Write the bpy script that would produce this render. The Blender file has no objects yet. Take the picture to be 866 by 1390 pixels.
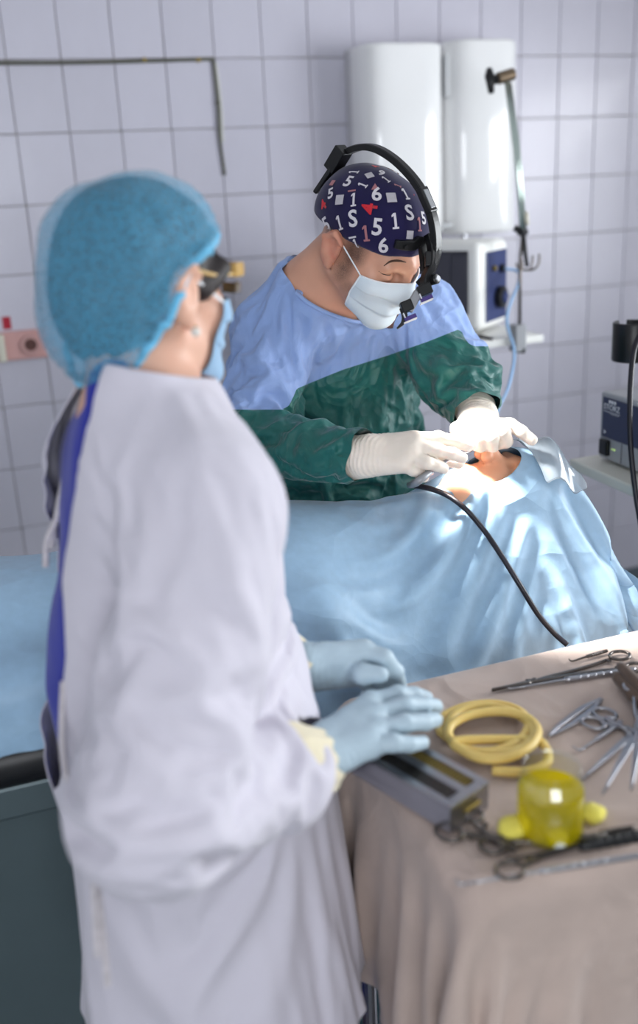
import bpy, bmesh, math, random
import numpy as np
from mathutils import Vector, Matrix

random.seed(7)
RNG = np.random.default_rng(7)
SC = bpy.context.scene
COL = SC.collection

# ------------------------------------------------------------------ camera
# solved from the 150 x 200 mm wall tiles: 35 mm lens, principal point at (433, 650)
FPX, YAW, PIT, ROL, WALL_Y = 1264.0, 0.3225, 0.3045, -0.0513, 3.0263
TW, TH, TX0, TZ0 = 0.1522, 0.2, 0.1335, 1.9866
CAM = np.array([0.0, 0.0, 1.60])
F_ = np.array([math.sin(YAW) * math.cos(PIT), math.cos(YAW) * math.cos(PIT), -math.sin(PIT)])
R0 = np.array([math.cos(YAW), -math.sin(YAW), 0.0])
U0 = np.cross(R0, F_)
R_ = R0 * math.cos(ROL) + U0 * math.sin(ROL)
U_ = -R0 * math.sin(ROL) + U0 * math.cos(ROL)

def ray(x, y): return F_ + (x - 433) / FPX * R_ - (y - 650) / FPX * U_
def dep(x, y, z): return CAM + ray(x, y) * z            # photo pixel + distance along the view axis
def atz(x, y, h): r = ray(x, y); return CAM + r * ((h - CAM[2]) / r[2])     # pixel on a level surface
def aty(x, y, Y=WALL_Y): r = ray(x, y); return CAM + r * (Y / r[1])         # pixel on a plane parallel to the wall
def atx(x, y, X): r = ray(x, y); return CAM + r * (X / r[0])

cd = bpy.data.cameras.new('camera')
cam = bpy.data.objects.new('camera', cd)
COL.objects.link(cam)
cam.matrix_world = Matrix(((R_[0], U_[0], -F_[0], CAM[0]), (R_[1], U_[1], -F_[1], CAM[1]), (R_[2], U_[2], -F_[2], CAM[2]), (0, 0, 0, 1)))
cd.sensor_fit = 'VERTICAL'
cd.sensor_height = 36.0 * 1390 / 1300
cd.sensor_width = 24.0
cd.lens = 35.0
cd.shift_y = -45.0 / 1390
cd.clip_start = 0.05
cd.dof.use_dof = True
cd.dof.focus_distance = 1.60
cd.dof.aperture_fstop = 1.7
SC.camera = cam

# ------------------------------------------------------------------ light and exposure
vs = SC.view_settings
vs.view_transform = 'Standard'
vs.look = 'None'
vs.exposure = 0.0
vs.gamma = 1.0
vs.use_curve_mapping = False

W = bpy.data.worlds.new('sky')
SC.world = W
W.use_nodes = True
W.node_tree.nodes['Background'].inputs[0].default_value = (0.75, 0.85, 1.0, 1)
W.node_tree.nodes['Background'].inputs[1].default_value = 1.0

def area(name, loc, target, sx, sy, power, col):
    l = bpy.data.lights.new(name, 'AREA')
    l.shape = 'RECTANGLE'; l.size = sx; l.size_y = sy; l.energy = power; l.color = col
    o = bpy.data.objects.new(name, l); COL.objects.link(o)
    o.location = loc
    o.rotation_euler = (Vector(target) - Vector(loc)).to_track_quat('-Z', 'Y').to_euler()
    return o
# daylight entering the two windows of the room (right-hand wall, and the wall behind the camera)
area('window_daylight', (3.37, .95, 1.48), (0.1, 1.25, 1.05), 1.7, 1.2, 108, (0.96, 0.97, 1.0))
area('window_daylight', (-.35, -2.12, 1.48), (0.5, 2.0, 1.1), 1.7, 1.2, 56, (0.96, 0.965, 1.0))

# ------------------------------------------------------------------ materials
MATS = {}
def nd(nt, t, **kw):
    n = nt.nodes.new(t)
    for k, v in kw.items(): setattr(n, k, v)
    return n
def srgb(r, g, b):
    f = lambda c: (c / 255 / 12.92) if c / 255 <= 0.04045 else ((c / 255 + 0.055) / 1.055) ** 2.4
    return (f(r), f(g), f(b), 1)
def mat(name, col, rough=0.5, metal=0.0, var=0.06, nscale=8.0, bump=0.0, bscale=60.0, spec=0.5, trans=0.0, ior=1.45,
        sub=0.0, coat=0.0, sheen=0.0, emit=None, alpha=1.0, objvar=0.0, stretch=None, bdist=0.002):
    """procedural material: noise-broken base colour, optional fine relief"""
    m = bpy.data.materials.new(name); m.use_nodes = True
    nt = m.node_tree; b = nt.nodes['Principled BSDF']
    tc = nd(nt, 'ShaderNodeTexCoord'); src = tc.outputs['Object']
    if stretch:
        mp = nd(nt, 'ShaderNodeMapping'); mp.inputs['Scale'].default_value = stretch
        nt.links.new(src, mp.inputs[0]); src = mp.outputs[0]
    no = nd(nt, 'ShaderNodeTexNoise'); no.inputs['Scale'].default_value = nscale; no.inputs['Detail'].default_value = 4
    nt.links.new(src, no.inputs['Vector'])
    c2 = [max(0, c * (1 - var * 2)) for c in col[:3]] + [1]
    c1 = [min(1, c * (1 + var)) for c in col[:3]] + [1]
    mx = nd(nt, 'ShaderNodeMix', data_type='RGBA')
    nt.links.new(no.outputs[0], mx.inputs[0]); mx.inputs[6].default_value = c2; mx.inputs[7].default_value = c1
    out = mx.outputs[2]
    if objvar:
        oi = nd(nt, 'ShaderNodeObjectInfo')
        mr = nd(nt, 'ShaderNodeMapRange'); mr.inputs[3].default_value = 1 - objvar; mr.inputs[4].default_value = 1 + objvar * .4
        nt.links.new(oi.outputs['Random'], mr.inputs[0])
        hv = nd(nt, 'ShaderNodeHueSaturation'); nt.links.new(mr.outputs[0], hv.inputs['Value']); nt.links.new(out, hv.inputs['Color'])
        out = hv.outputs[0]
    nt.links.new(out, b.inputs['Base Color'])
    b.inputs['Roughness'].default_value = rough
    b.inputs['Metallic'].default_value = metal
    b.inputs['Specular IOR Level'].default_value = spec
    b.inputs['IOR'].default_value = ior
    b.inputs['Transmission Weight'].default_value = trans
    b.inputs['Coat Weight'].default_value = coat
    b.inputs['Sheen Weight'].default_value = sheen
    b.inputs['Alpha'].default_value = alpha
    if sub:
        b.inputs['Subsurface Weight'].default_value = sub
        b.inputs['Subsurface Radius'].default_value = (0.012, 0.005, 0.003)
        b.inputs['Subsurface Scale'].default_value = 1.0
    if emit:
        b.inputs['Emission Color'].default_value = emit[0]; b.inputs['Emission Strength'].default_value = emit[1]
    if bump:
        n2 = nd(nt, 'ShaderNodeTexNoise'); n2.inputs['Scale'].default_value = bscale; n2.inputs['Detail'].default_value = 5
        nt.links.new(src, n2.inputs['Vector'])
        bp = nd(nt, 'ShaderNodeBump'); bp.inputs['Strength'].default_value = bump; bp.inputs['Distance'].default_value = bdist
        nt.links.new(n2.outputs[0], bp.inputs['Height']); nt.links.new(bp.outputs[0], b.inputs['Normal'])
    MATS[name] = m
    return m

mat('tile', srgb(196, 194, 206), rough=0.30, var=0.035, nscale=5, stretch=(3, 1, 1.2), objvar=0.035, coat=0.06, bump=0.08, bscale=9, bdist=0.004)
mat('grout', srgb(158, 154, 146), rough=0.9, var=0.12, nscale=14)
mat('wallpaint', srgb(222, 222, 226), rough=0.7)
mat('ceilpaint', srgb(228, 228, 228), rough=0.8)
mat('floor_tile', srgb(58, 80, 88), rough=0.28, var=0.16, nscale=5, objvar=0.08)
mat('floor_grout', srgb(92, 108, 112), rough=0.8)
mat('enamel', srgb(232, 232, 232), rough=0.14, var=0.01, coat=0.5)
mat('enamel_gray', srgb(196, 198, 200), rough=0.3, var=0.02)
mat('window_white', srgb(230, 230, 228), rough=0.4, var=0.02)
mat('cable_dark', srgb(92, 92, 82), rough=0.6, var=0.15, nscale=40)
mat('cable_white', srgb(196, 196, 190), rough=0.5)
mat('brass', srgb(150, 130, 70), rough=0.4, metal=0.7)
mat('pink_plastic', srgb(204, 158, 154), rough=0.45, var=0.05, nscale=30)
mat('pink_socket', srgb(192, 150, 146), rough=0.5, var=0.05, nscale=30)
mat('socket_dark', srgb(92, 58, 52), rough=0.6)
mat('cream_plastic', srgb(208, 204, 188), rough=0.5, var=0.03)
mat('red_label', srgb(168, 10, 44), rough=0.5, var=0.05)
mat('white_plastic', srgb(228, 228, 224), rough=0.38, var=0.02)
mat('screen', srgb(66, 66, 76), rough=0.25, var=0.05, nscale=3)
mat('screen_frame', srgb(48, 48, 58), rough=0.4, var=0.05)
mat('navy_plastic', srgb(38, 50, 96), rough=0.4, var=0.12, nscale=12)
mat('dark_plastic', srgb(24, 24, 27), rough=0.42, var=0.1, nscale=20)
mat('black_satin', srgb(16, 16, 18), rough=0.36, var=0.08, nscale=30)
mat('black_gloss', srgb(12, 12, 14), rough=0.16, var=0.05)
mat('rubber_cable', srgb(22, 20, 30), rough=0.38, var=0.1, nscale=50)
mat('steel', srgb(172, 172, 178), rough=0.3, metal=1.0, var=0.05, nscale=30)
mat('steel_dark', srgb(110, 104, 100), rough=0.3, metal=1.0, var=0.12, nscale=30)
mat('steel_pole', srgb(190, 204, 196), rough=0.22, metal=0.9, var=0.03)
mat('bronze', srgb(120, 104, 86), rough=0.35, metal=0.8, var=0.06)
mat('gray_metal', srgb(150, 152, 156), rough=0.4, metal=0.4, var=0.04)
mat('device_gray', srgb(158, 160, 164), rough=0.4, var=0.03)
mat('device_navy', srgb(48, 56, 84), rough=0.35, var=0.06, nscale=4)
mat('print_white', srgb(226, 226, 230), rough=0.6, var=0.02)
mat('led', srgb(210, 235, 140), rough=0.4, emit=(srgb(190, 235, 120), .8))
mat('shelf_cream', srgb(214, 212, 202), rough=0.45, var=0.03)
mat('blue_tube', srgb(150, 186, 224), rough=0.3, var=0.05)
def glass_mat(name, col, rough=0.0, ior=1.45):
    m = bpy.data.materials.new(name); m.use_nodes = True
    nt = m.node_tree; b = nt.nodes['Principled BSDF']
    b.inputs['Base Color'].default_value = col; b.inputs['Roughness'].default_value = rough
    b.inputs['Transmission Weight'].default_value = 1.0; b.inputs['IOR'].default_value = ior
    tr = nd(nt, 'ShaderNodeBsdfTransparent'); tr.inputs[0].default_value = col
    gl = nd(nt, 'ShaderNodeBsdfGlossy'); gl.inputs['Roughness'].default_value = 0.03
    fr = nd(nt, 'ShaderNodeFresnel'); fr.inputs[0].default_value = 1.3
    ms = nd(nt, 'ShaderNodeMixShader')
    nt.links.new(fr.outputs[0], ms.inputs[0]); nt.links.new(tr.outputs[0], ms.inputs[1]); nt.links.new(gl.outputs[0], ms.inputs[2])
    nt.links.new(ms.outputs[0], nt.nodes['Material Output'].inputs[0])
    MATS[name] = m
glass_mat('pane_glass', (0.95, 0.97, 0.97, 1))

# ------------------------------------------------------------------ object helpers
def new(name, me, m=None, parent=None, smooth=False):
    o = bpy.data.objects.new(name, me); COL.objects.link(o)
    if m is not None:
        me.materials.clear()
        for mm in (m if isinstance(m, (list, tuple)) else [m]): me.materials.append(MATS[mm])
    if parent is not None: o.parent = parent
    if smooth: me.polygons.foreach_set('use_smooth', [True] * len(me.polygons))
    return o
def tag(o, label, cat, group=None):
    o['label'] = label; o['category'] = cat
    if group: o['group'] = group
    return o
def thing(name, label, cat, loc=(0, 0, 0), rz=0.0, group=None):
    o = bpy.data.objects.new(name, None); COL.objects.link(o)
    o.location = loc; o.rotation_euler = (0, 0, rz); o.empty_display_size = 0.05
    return tag(o, label, cat, group)
def struct(o): o['kind'] = 'structure'; return o
def bm_mesh(bm, name='m'):
    me = bpy.data.meshes.new(name); bm.to_mesh(me); bm.free(); return me
def pydata(v, f, name='m'):
    me = bpy.data.meshes.new(name); me.from_pydata([tuple(map(float, p)) for p in v], [], [tuple(map(int, q)) for q in f]); me.update(); return me
def box(bm, lo, hi, bev=0.0, seg=2):
    r = bmesh.ops.create_cube(bm, size=1.0)
    lo, hi = Vector(lo), Vector(hi)
    for v in r['verts']: v.co = Vector([(lo[i] + hi[i]) / 2 + v.co[i] * (hi[i] - lo[i]) for i in range(3)])
    if bev:
        es = list({e for v in r['verts'] for e in v.link_edges})
        bmesh.ops.bevel(bm, geom=es, offset=bev, segments=seg, affect='EDGES', profile=0.5)
def boxobj(name, lo, hi, m, parent=None, bev=0.0, seg=2, smooth=False):
    bm = bmesh.new(); box(bm, lo, hi, bev, seg)
    return new(name, bm_mesh(bm), m, parent, smooth)
def frame_axis(d):
    d = Vector(d).normalized()
    a = Vector((0, 0, 1)) if abs(d.z) < 0.95 else Vector((1, 0, 0))
    x = d.cross(a).normalized(); y = d.cross(x).normalized()
    return x, y
def tube_geo(pts, rad, n=10, caps=True, closed=False):
    P = [Vector(p) for p in pts]; L = len(P)
    rad = [rad] * L if not hasattr(rad, '__len__') else rad
    vs_, fs = [], []
    x = None
    for i, p in enumerate(P):
        if closed: t = P[(i + 1) % L] - P[i - 1]
        else: t = P[min(i + 1, L - 1)] - P[max(i - 1, 0)]
        t.normalize()
        if x is None: x, y = frame_axis(t)
        else:
            x = (x - t * x.dot(t)).normalized()
        y = t.cross(x)
        for k in range(n):
            a = 2 * math.pi * k / n
            vs_.append(p + (x * math.cos(a) + y * math.sin(a)) * rad[i])
    m_ = L if closed else L - 1
    for i in range(m_):
        j = (i + 1) % L
        for k in range(n):
            fs.append((i * n + k, i * n + (k + 1) % n, j * n + (k + 1) % n, j * n + k))
    if caps and not closed:
        fs.append(tuple(range(n - 1, -1, -1))); fs.append(tuple((L - 1) * n + k for k in range(n)))
    return vs_, fs
def smooth_path(pts, n=8, closed=False):
    P = [np.array(p, float) for p in pts]; L = len(P); out = []
    rng = range(L if closed else L - 1)
    for i in rng:
        p0 = P[(i - 1) % L] if (closed or i > 0) else 2 * P[0] - P[1]
        p1, p2 = P[i], P[(i + 1) % L]
        p3 = P[(i + 2) % L] if (closed or i + 2 < L) else 2 * P[-1] - P[-2]
        for k in range(n):
            t = k / n
            out.append(0.5 * ((2 * p1) + (-p0 + p2) * t + (2 * p0 - 5 * p1 + 4 * p2 - p3) * t * t + (-p0 + 3 * p1 - 3 * p2 + p3) * t ** 3))
    if not closed: out.append(P[-1])
    return out
def tubeobj(name, pts, rad, m, parent=None, n=10, smooth_n=0, closed=False):
    if smooth_n:
        if hasattr(rad, '__len__'):
            L = len(pts); k = np.linspace(0, L - 1, (L - 1) * smooth_n + 1); rad = list(np.interp(k, range(L), rad))
        pts = smooth_path(pts, smooth_n, closed)
    v, f = tube_geo(pts, rad, n, True, closed)
    return new(name, pydata(v, f), m, parent, True)
def lathe_geo(prof, n=32, c=(0, 0, 0)):
    v, f = [], []
    for r, z in prof:
        for k in range(n):
            a = 2 * math.pi * k / n; v.append((c[0] + r * math.cos(a), c[1] + r * math.sin(a), c[2] + z))
    for i in range(len(prof) - 1):
        for k in range(n): f.append((i * n + k, i * n + (k + 1) % n, (i + 1) * n + (k + 1) % n, (i + 1) * n + k))
    return v, f
def cylobj(name, a, b, r, m, parent=None, n=20, bev=0.0, r2=None):
    a, b = np.array(a, float), np.array(b, float); d = b - a; L = np.linalg.norm(d); r2 = r if r2 is None else r2
    if bev: pts = [a, a, a + d * bev / L, b - d * bev / L, b, b]; rr = [0.0001, r - bev, r, r2, r2 - bev, 0.0001]
    else: pts = [a, a, b, b]; rr = [0.0001, r, r2, 0.0001]
    x, y = frame_axis(d / L)
    v, f = [], []
    for p, q in zip(pts, rr):
        for k in range(n):
            t = 2 * math.pi * k / n; v.append(Vector(p) + (x * math.cos(t) + y * math.sin(t)) * q)
    for i in range(len(pts) - 1):
        for k in range(n): f.append((i * n + k, i * n + (k + 1) % n, (i + 1) * n + (k + 1) % n, (i + 1) * n + k))
    o = new(name, pydata(v, f), m, parent, False)
    o.data.polygons.foreach_set('use_smooth', [abs(i - (len(pts) - 1) // 2) < 2 and rr[i // n] > .001 and rr[i // n + 1] > .001 for i in range(len(f))])
    return o
def text_mesh(s, size, extrude=0.0005, align='CENTER', bold=0.0):
    c = bpy.data.curves.new('t', 'FONT'); c.body = s; c.size = size; c.extrude = extrude; c.align_x = align; c.align_y = 'CENTER'
    c.resolution_u = 3; c.offset = bold
    o = bpy.data.objects.new('t', c); COL.objects.link(o)
    dg = bpy.context.evaluated_depsgraph_get()
    me = bpy.data.meshes.new_from_object(o.evaluated_get(dg))
    bpy.data.objects.remove(o); bpy.data.curves.remove(c)
    return me

# ------------------------------------------------------------------ room shell
XL, XR, YF, ZC = -1.75, 3.30, -2.05, 2.80
wb = struct(boxobj('wall_back', (XL, WALL_Y, 0), (XR, WALL_Y + 0.15, ZC), 'grout'))
bm = bmesh.new(); box(bm, (-TW / 2 + .0013, -0.007, -TH / 2 + .0013), (TW / 2 - .0013, 0.004, TH / 2 - .0013), 0.0016, 1)
tile_me = bm_mesh(bm, 'tile'); tile_me.materials.append(MATS['tile'])
for i in range(-5, 19):
    for j in range(-1, 10):
        o = bpy.data.objects.new('tile', tile_me); COL.objects.link(o); o.parent = wb
        o.location = (TX0 + TW * (i + .5), WALL_Y + random.uniform(-.0006, .0006), TZ0 - TH * (j + .5))
        o.rotation_euler = (random.uniform(-.004, .004), random.uniform(-.003, .003), random.uniform(-.005, .005))
bm = bmesh.new()
for i in range(-13, 21):
    for j in range(-5, 10):
        if -5 <= i < 19 and -1 <= j: continue
        x, z = TX0 + TW * (i + .5), TZ0 - TH * (j + .5)
        if x - TW / 2 < XL or x + TW / 2 > XR or z + TH / 2 > ZC: continue
        box(bm, (x - TW / 2 + .0013, WALL_Y - .007, z - TH / 2 + .0013), (x + TW / 2 - .0013, WALL_Y + .004, z + TH / 2 - .0013))
o = new('tile_field', bm_mesh(bm), 'tile', wb); o['kind'] = 'stuff'
wl = struct(boxobj('wall_left', (XL - .15, YF, 0), (XL, WALL_Y, ZC), 'wallpaint'))
def wall_with_hole(name, axis, pos, th, a0, a1, h0, h1, z0, z1):
    bm = bmesh.new()
    def bx(u0, u1, za, zb):
        if axis == 'x': box(bm, (min(pos, pos + th), u0, za), (max(pos, pos + th), u1, zb))
        else: box(bm, (u0, min(pos, pos + th), za), (u1, max(pos, pos + th), zb))
    bx(a0, h0, 0, ZC); bx(h1, a1, 0, ZC); bx(h0, h1, 0, z0); bx(h0, h1, z1, ZC)
    return struct(new(name, bm_mesh(bm), 'wallpaint'))
wall_with_hole('wall_right', 'x', XR, .15, YF, WALL_Y, .05, 1.85, .85, 2.12)
wall_with_hole('wall_front', 'y', YF, -.15, XL, XR, -1.25, .55, .85, 2.12)
def window(name, axis, pos, u0, u1, z0, z1):
    root = bpy.data.objects.new(name, None); COL.objects.link(root); struct(root)
    def bx(nm, ua, ub, za, zb, d, m, bev=.004):
        if axis == 'x': return boxobj(nm, (pos - d, ua, za), (pos + d, ub, zb), m, root, bev)
        return boxobj(nm, (ua, pos - d, za), (ub, pos + d, zb), m, root, bev)
    t = .055
    bx('window_frame', u0, u1, z0, z0 + t, .03, 'window_white'); bx('window_frame', u0, u1, z1 - t, z1, .03, 'window_white')
    bx('window_frame', u0, u0 + t, z0 + t, z1 - t, .03, 'window_white'); bx('window_frame', u1 - t, u1, z0 + t, z1 - t, .03, 'window_white')
    um = (u0 + u1) / 2
    bx('window_mullion', um - .035, um + .035, z0 + t, z1 - t, .03, 'window_white')
    bx('window_pane', u0 + t, um - .035, z0 + t, z1 - t, .003, 'pane_glass', 0)
    bx('window_pane', um + .035, u1 - t, z0 + t, z1 - t, .003, 'pane_glass', 0)
window('window_1', 'x', XR + .045, .05, 1.85, .85, 2.12)
window('window_2', 'y', YF - .045, -1.25, .55, .85, 2.12)
struct(boxobj('ceiling', (XL - .15, YF - .15, ZC), (XR + .15, WALL_Y + .15, ZC + .1), 'ceilpaint'))
fl = struct(boxobj('floor', (XL - .15, YF - .15, -.12), (XR + .15, WALL_Y + .15, -.004), 'floor_grout'))
FT = 0.30
bm = bmesh.new(); box(bm, (-FT / 2 + .0015, -FT / 2 + .0015, -.008), (FT / 2 - .0015, FT / 2 - .0015, 0), .001, 1)
ft_me = bm_mesh(bm, 'floor_tile'); ft_me.materials.append(MATS['floor_tile'])
for i in range(16):
    for j in range(17):
        x, y = XL + .06 + FT * (i + .5), WALL_Y - FT * (j + .5)
        if y - FT / 2 < YF or x + FT / 2 > XR: continue
        o = bpy.data.objects.new('floor_tile', ft_me); COL.objects.link(o); o.parent = fl; o.location = (x, y, 0)

# ------------------------------------------------------------------ things on the back wall
# surface cable along the joint, then down
a, b, c_ = aty(-60, 86.5), aty(288, 80.5), aty(304, 238)
WY = WALL_Y - .009
t = thing('wall_cable', 'thin dark cable clipped along the tiled wall with a drop', 'cable', (b[0], WY, b[2]))
def rel(o, pts): L = np.array(o.location); return [np.array(p) - L for p in pts]
pa = [(a[0] - .6, WY - .001, a[2] + .002), (a[0], WY - .001, a[2]), ((a[0] + b[0]) / 2, WY - .003, (a[2] + b[2]) / 2 - .004), (b[0], WY - .001, b[2])]
tubeobj('horizontal_run', rel(t, pa), .0055, 'cable_dark', t, 8, 6)
pb = [(b[0], WY - .001, b[2]), (b[0] + .004, WY - .003, b[2] - .13), (b[0] + .002, WY - .002, b[2] - .22), (c_[0], WY - .001, c_[2])]
tubeobj('vertical_drop', rel(t, pb), .005, 'cable_dark', t, 8, 6)
pb = [(b[0] + .008, WY, b[2] - .01), (b[0] + .014, WY, b[2] - .13), (b[0] + .01, WY, b[2] - .24)]
tubeobj('white_lead', rel(t, pb), .005, 'cable_white', t, 8, 6)
for px in (195, 268):
    q = aty(px, 82); boxobj('clip', (q[0] - .006 - b[0], -.008, q[2] - .006 - b[2]), (q[0] + .006 - b[0], .003, q[2] + .006 - b[2]), 'brass', t, .002)
q = aty(294, 140); boxobj('clip', (q[0] - .006 - b[0], -.009, q[2] - .006 - b[2]), (q[0] + .006 - b[0], .003, q[2] + .006 - b[2]), 'cable_dark', t, .002)

# socket strip
s0, s1 = aty(0, 470), aty(63, 467)
zc = (s0[2] + s1[2]) / 2 + .004
WF = WALL_Y - .007
t = thing('socket_strip', 'pink plastic socket strip on tiled wall below red sticker', 'socket', ((s0[0] + s1[0]) / 2, WF, zc))
hw = (s1[0] - s0[0]) / 2
boxobj('back_plate', (-hw - .22, -.022, -.044), (hw, 0, .044), 'pink_plastic', t, .004)
for k, xx in enumerate((hw - .048, hw - .048 - .115)):
    cylobj('socket_rim', (xx, -.018, 0), (xx, -.028, 0), .032, 'pink_socket', t, 28, .002)
    cylobj('socket_well', (xx, -.0275, 0), (xx, -.0285, 0), .0185, 'socket_dark', t, 24)
    for s in (-1, 1): cylobj('contact_hole', (xx + s * .0085, -.028, 0), (xx + s * .0085, -.0292, 0), .003, 'dark_plastic', t, 10)
boxobj('plug', (hw - .048 - .115 - .012 + .028, -.06, -.042), (hw - .048 - .115 + .012 + .028, -.022, .042), 'cream_plastic', t, .006)
r0, r1 = aty(2, 430), aty(16, 446)
tag(boxobj('sticker', (r0[0], WF - .0015, r1[2]), (r1[0], WF, r0[2]), 'red_label'), 'small square red sticker on tiled wall above pink sockets', 'sticker')

# flat white wall-hung water heater with two rounded tanks
hx0 = 1.166; hx1 = aty(709, 190, 2.875)[0]
hz1, hz0 = aty(600, 53, 2.87)[2], aty(600, 322, 2.87)[2]
t = thing('water_heater', 'glossy white flat water heater hung on the tiled wall', 'water heater', ((hx0 + hx1) / 2, WF, hz0))
W2 = (hx1 - hx0) / 2; H = hz1 - hz0; xs = aty(611, 190, 2.86)[0] - (hx0 + hx1) / 2
def lobe(u0, u1, d, n=24, e=3.2, back=0.0):
    pts = []
    for k in range(n + 1):
        a = math.pi * k / n
        cx, rx = (u0 + u1) / 2, (u1 - u0) / 2
        ca, sa = math.cos(a), math.sin(a)
        pts.append((cx - rx * math.copysign(abs(ca) ** (2 / e), ca), -back - (d - back) * abs(sa) ** (2 / e)))
    return pts
def extr(name, prof, z0, z1, m, parent, bev=.012):
    n = len(prof); v, f = [], []
    cx = sum(p[0] for p in prof) / n; cy = sum(p[1] for p in prof) / n
    lay = [(z0, bev), (z0 + bev * .3, bev * .3), (z0 + bev, 0), (z1 - bev, 0), (z1 - bev * .3, bev * .3), (z1, bev)]
    for z, ins in lay:
        for p in prof:
            dx, dy = p[0] - cx, p[1] - cy; L = math.hypot(dx, dy) or 1
            v.append((p[0] - dx / L * ins, p[1] - dy / L * ins, z))
    for i in range(len(lay) - 1):
        for k in range(n): f.append((i * n + k, i * n + (k + 1) % n, (i + 1) * n + (k + 1) % n, (i + 1) * n + k))
    f.append(tuple(range(n - 1, -1, -1))); f.append(tuple((len(lay) - 1) * n + k for k in range(n)))
    return new(name, pydata(v, f), m, parent, True)
extr('tank', lobe(-W2, xs, .165, e=4.2), .012, H - .01, 'enamel', t)
extr('tank', lobe(xs - .004, W2, .168, e=3.4), .004, H, 'enamel', t)
boxobj('seam_strip', (xs - .006, -.146, H * .72), (xs + .006, -.10, H * .93), 'enamel_gray', t, .003)
boxobj('display_strip', (xs - .03, -.152, .03), (xs + .012, -.11, .042), 'enamel_gray', t, .003)
boxobj('wall_bracket', (-W2 + .04, -.02, H - .08), (W2 - .04, 0, H - .02), 'gray_metal', t, .003)
for sx in (-.1, .1):
    cylobj('pipe_stub', (sx, -.08, .01), (sx, -.08, -.05), .009, 'steel', t, 14)

# wall shelf with patient monitor
sh_z = 1.170
shx1 = 1.50
t = thing('wall_shelf', 'white wall shelf carrying the patient monitor', 'shelf', (1.25, WF, sh_z))
boxobj('shelf_board', (-.36, -.745, -.022), (.20, 0, 0), 'white_plastic', t, .004)
for sx in (-.22, .17):
    bm = bmesh.new()
    v = [bm.verts.new(p) for p in ((sx - .012, 0, -.022), (sx - .012, -.36, -.022), (sx - .012, 0, -.26), (sx + .012, 0, -.022), (sx + .012, -.36, -.022), (sx + .012, 0, -.26))]
    for q in ((0, 1, 2), (5, 4, 3), (0, 3, 4, 1), (1, 4, 5, 2), (2, 5, 3, 0)): bm.faces.new([v[k] for k in q])
    bmesh.ops.recalc_face_normals(bm, faces=bm.faces)
    new('bracket', bm_mesh(bm), 'white_plastic', t)
# monitor, front turned towards the operating table
mang = math.radians(-52)
mc = dep(650, 452, 2.63)
t = thing('patient_monitor', 'white patient monitor with dark screen and blue side panel on wall shelf', 'monitor', (0, 0, 0), mang)
mw, mh, md = .345, .248, .215     # local: front at -y, right side at +x
Rz = Matrix.Rotation(mang, 3, 'Z')
corner = Vector((mw / 2, -md / 2, 0)); t.location = Vector((mc[0], mc[1], sh_z + .012)) - Rz @ corner
boxobj('housing', (-mw / 2, -md / 2, 0), (mw / 2, md / 2, mh), 'white_plastic', t, .022, 4, True)
boxobj('bezel', (-mw / 2 + .02, -md / 2 - .004, .05), (mw / 2 - .032, -md / 2 + .01, mh - .022), 'screen_frame', t, .003)
boxobj('display', (-mw / 2 + .026, -md / 2 - .0055, .056), (mw / 2 - .085, -md / 2, mh - .028), 'screen', t, .001)
boxobj('key_panel', (mw / 2 - .08, -md / 2 - .0055, .06), (mw / 2 - .038, -md / 2, mh - .034), 'screen', t, .001)
boxobj('front_badge', (mw / 2 - .12, -md / 2 - .002, .022), (mw / 2 - .08, -md / 2 + .002, .030), 'device_gray', t, .001)
boxobj('side_panel', (mw / 2 - .006, -md / 2 + .045, .02), (mw / 2 + .004, md / 2 - .020, mh - .03), 'navy_plastic', t, .004)
cylobj('connector', (mw / 2, .025, .085), (mw / 2 + .022, .025, .085), .032, 'black_satin', t, 20, .003)
cylobj('connector', (mw / 2, .04, .165), (mw / 2 + .014, .04, .165), .012, 'black_satin', t, 16, .002)
cylobj('connector', (mw / 2, -.015, .17), (mw / 2 + .014, -.015, .17), .008, 'brass', t, 14, .002)
cylobj('dial', (mw / 2, .027, .085), (mw / 2 + .028, .027, .085), .018, 'navy_plastic', t, 18, .003)
for sx in (-.11, .11):
    for sy in (-.05, .05): cylobj('foot', (sx, sy, -.012), (sx, sy, .004), .012, 'dark_plastic', t, 12)
# blue hose from the monitor
mp = t.matrix_basis @ Vector((mw / 2 + .016, .04, .165))
hp = [mp, mp + Vector((.03, -.035, -.02)), Vector(dep(688, 430, 2.50)), Vector(dep(698, 478, 2.44)), Vector(dep(690, 525, 2.36)), Vector(dep(675, 560, 2.3)), Vector(dep(655, 640, 2.25)), Vector(dep(640, 760, 2.2))]
tag(tubeobj('monitor_hose', hp, .0042, 'blue_tube', None, 8, 8), 'pale blue hose hanging from the patient monitor', 'hose')
cb = [Vector(dep(640, 457, 2.60)), Vector(dep(655, 452, 2.57)), Vector(dep(672, 456, 2.57))]
cb = [Vector((p[0], p[1], sh_z + .004)) for p in (Vector(atz(628, 462, sh_z)), Vector(atz(650, 458, sh_z)), Vector(atz(668, 462, sh_z)))]
tag(tubeobj('power_cord', cb, .004, 'rubber_cable', None, 8, 8), 'short black cord lying on the wall shelf before the monitor', 'cord')

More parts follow.
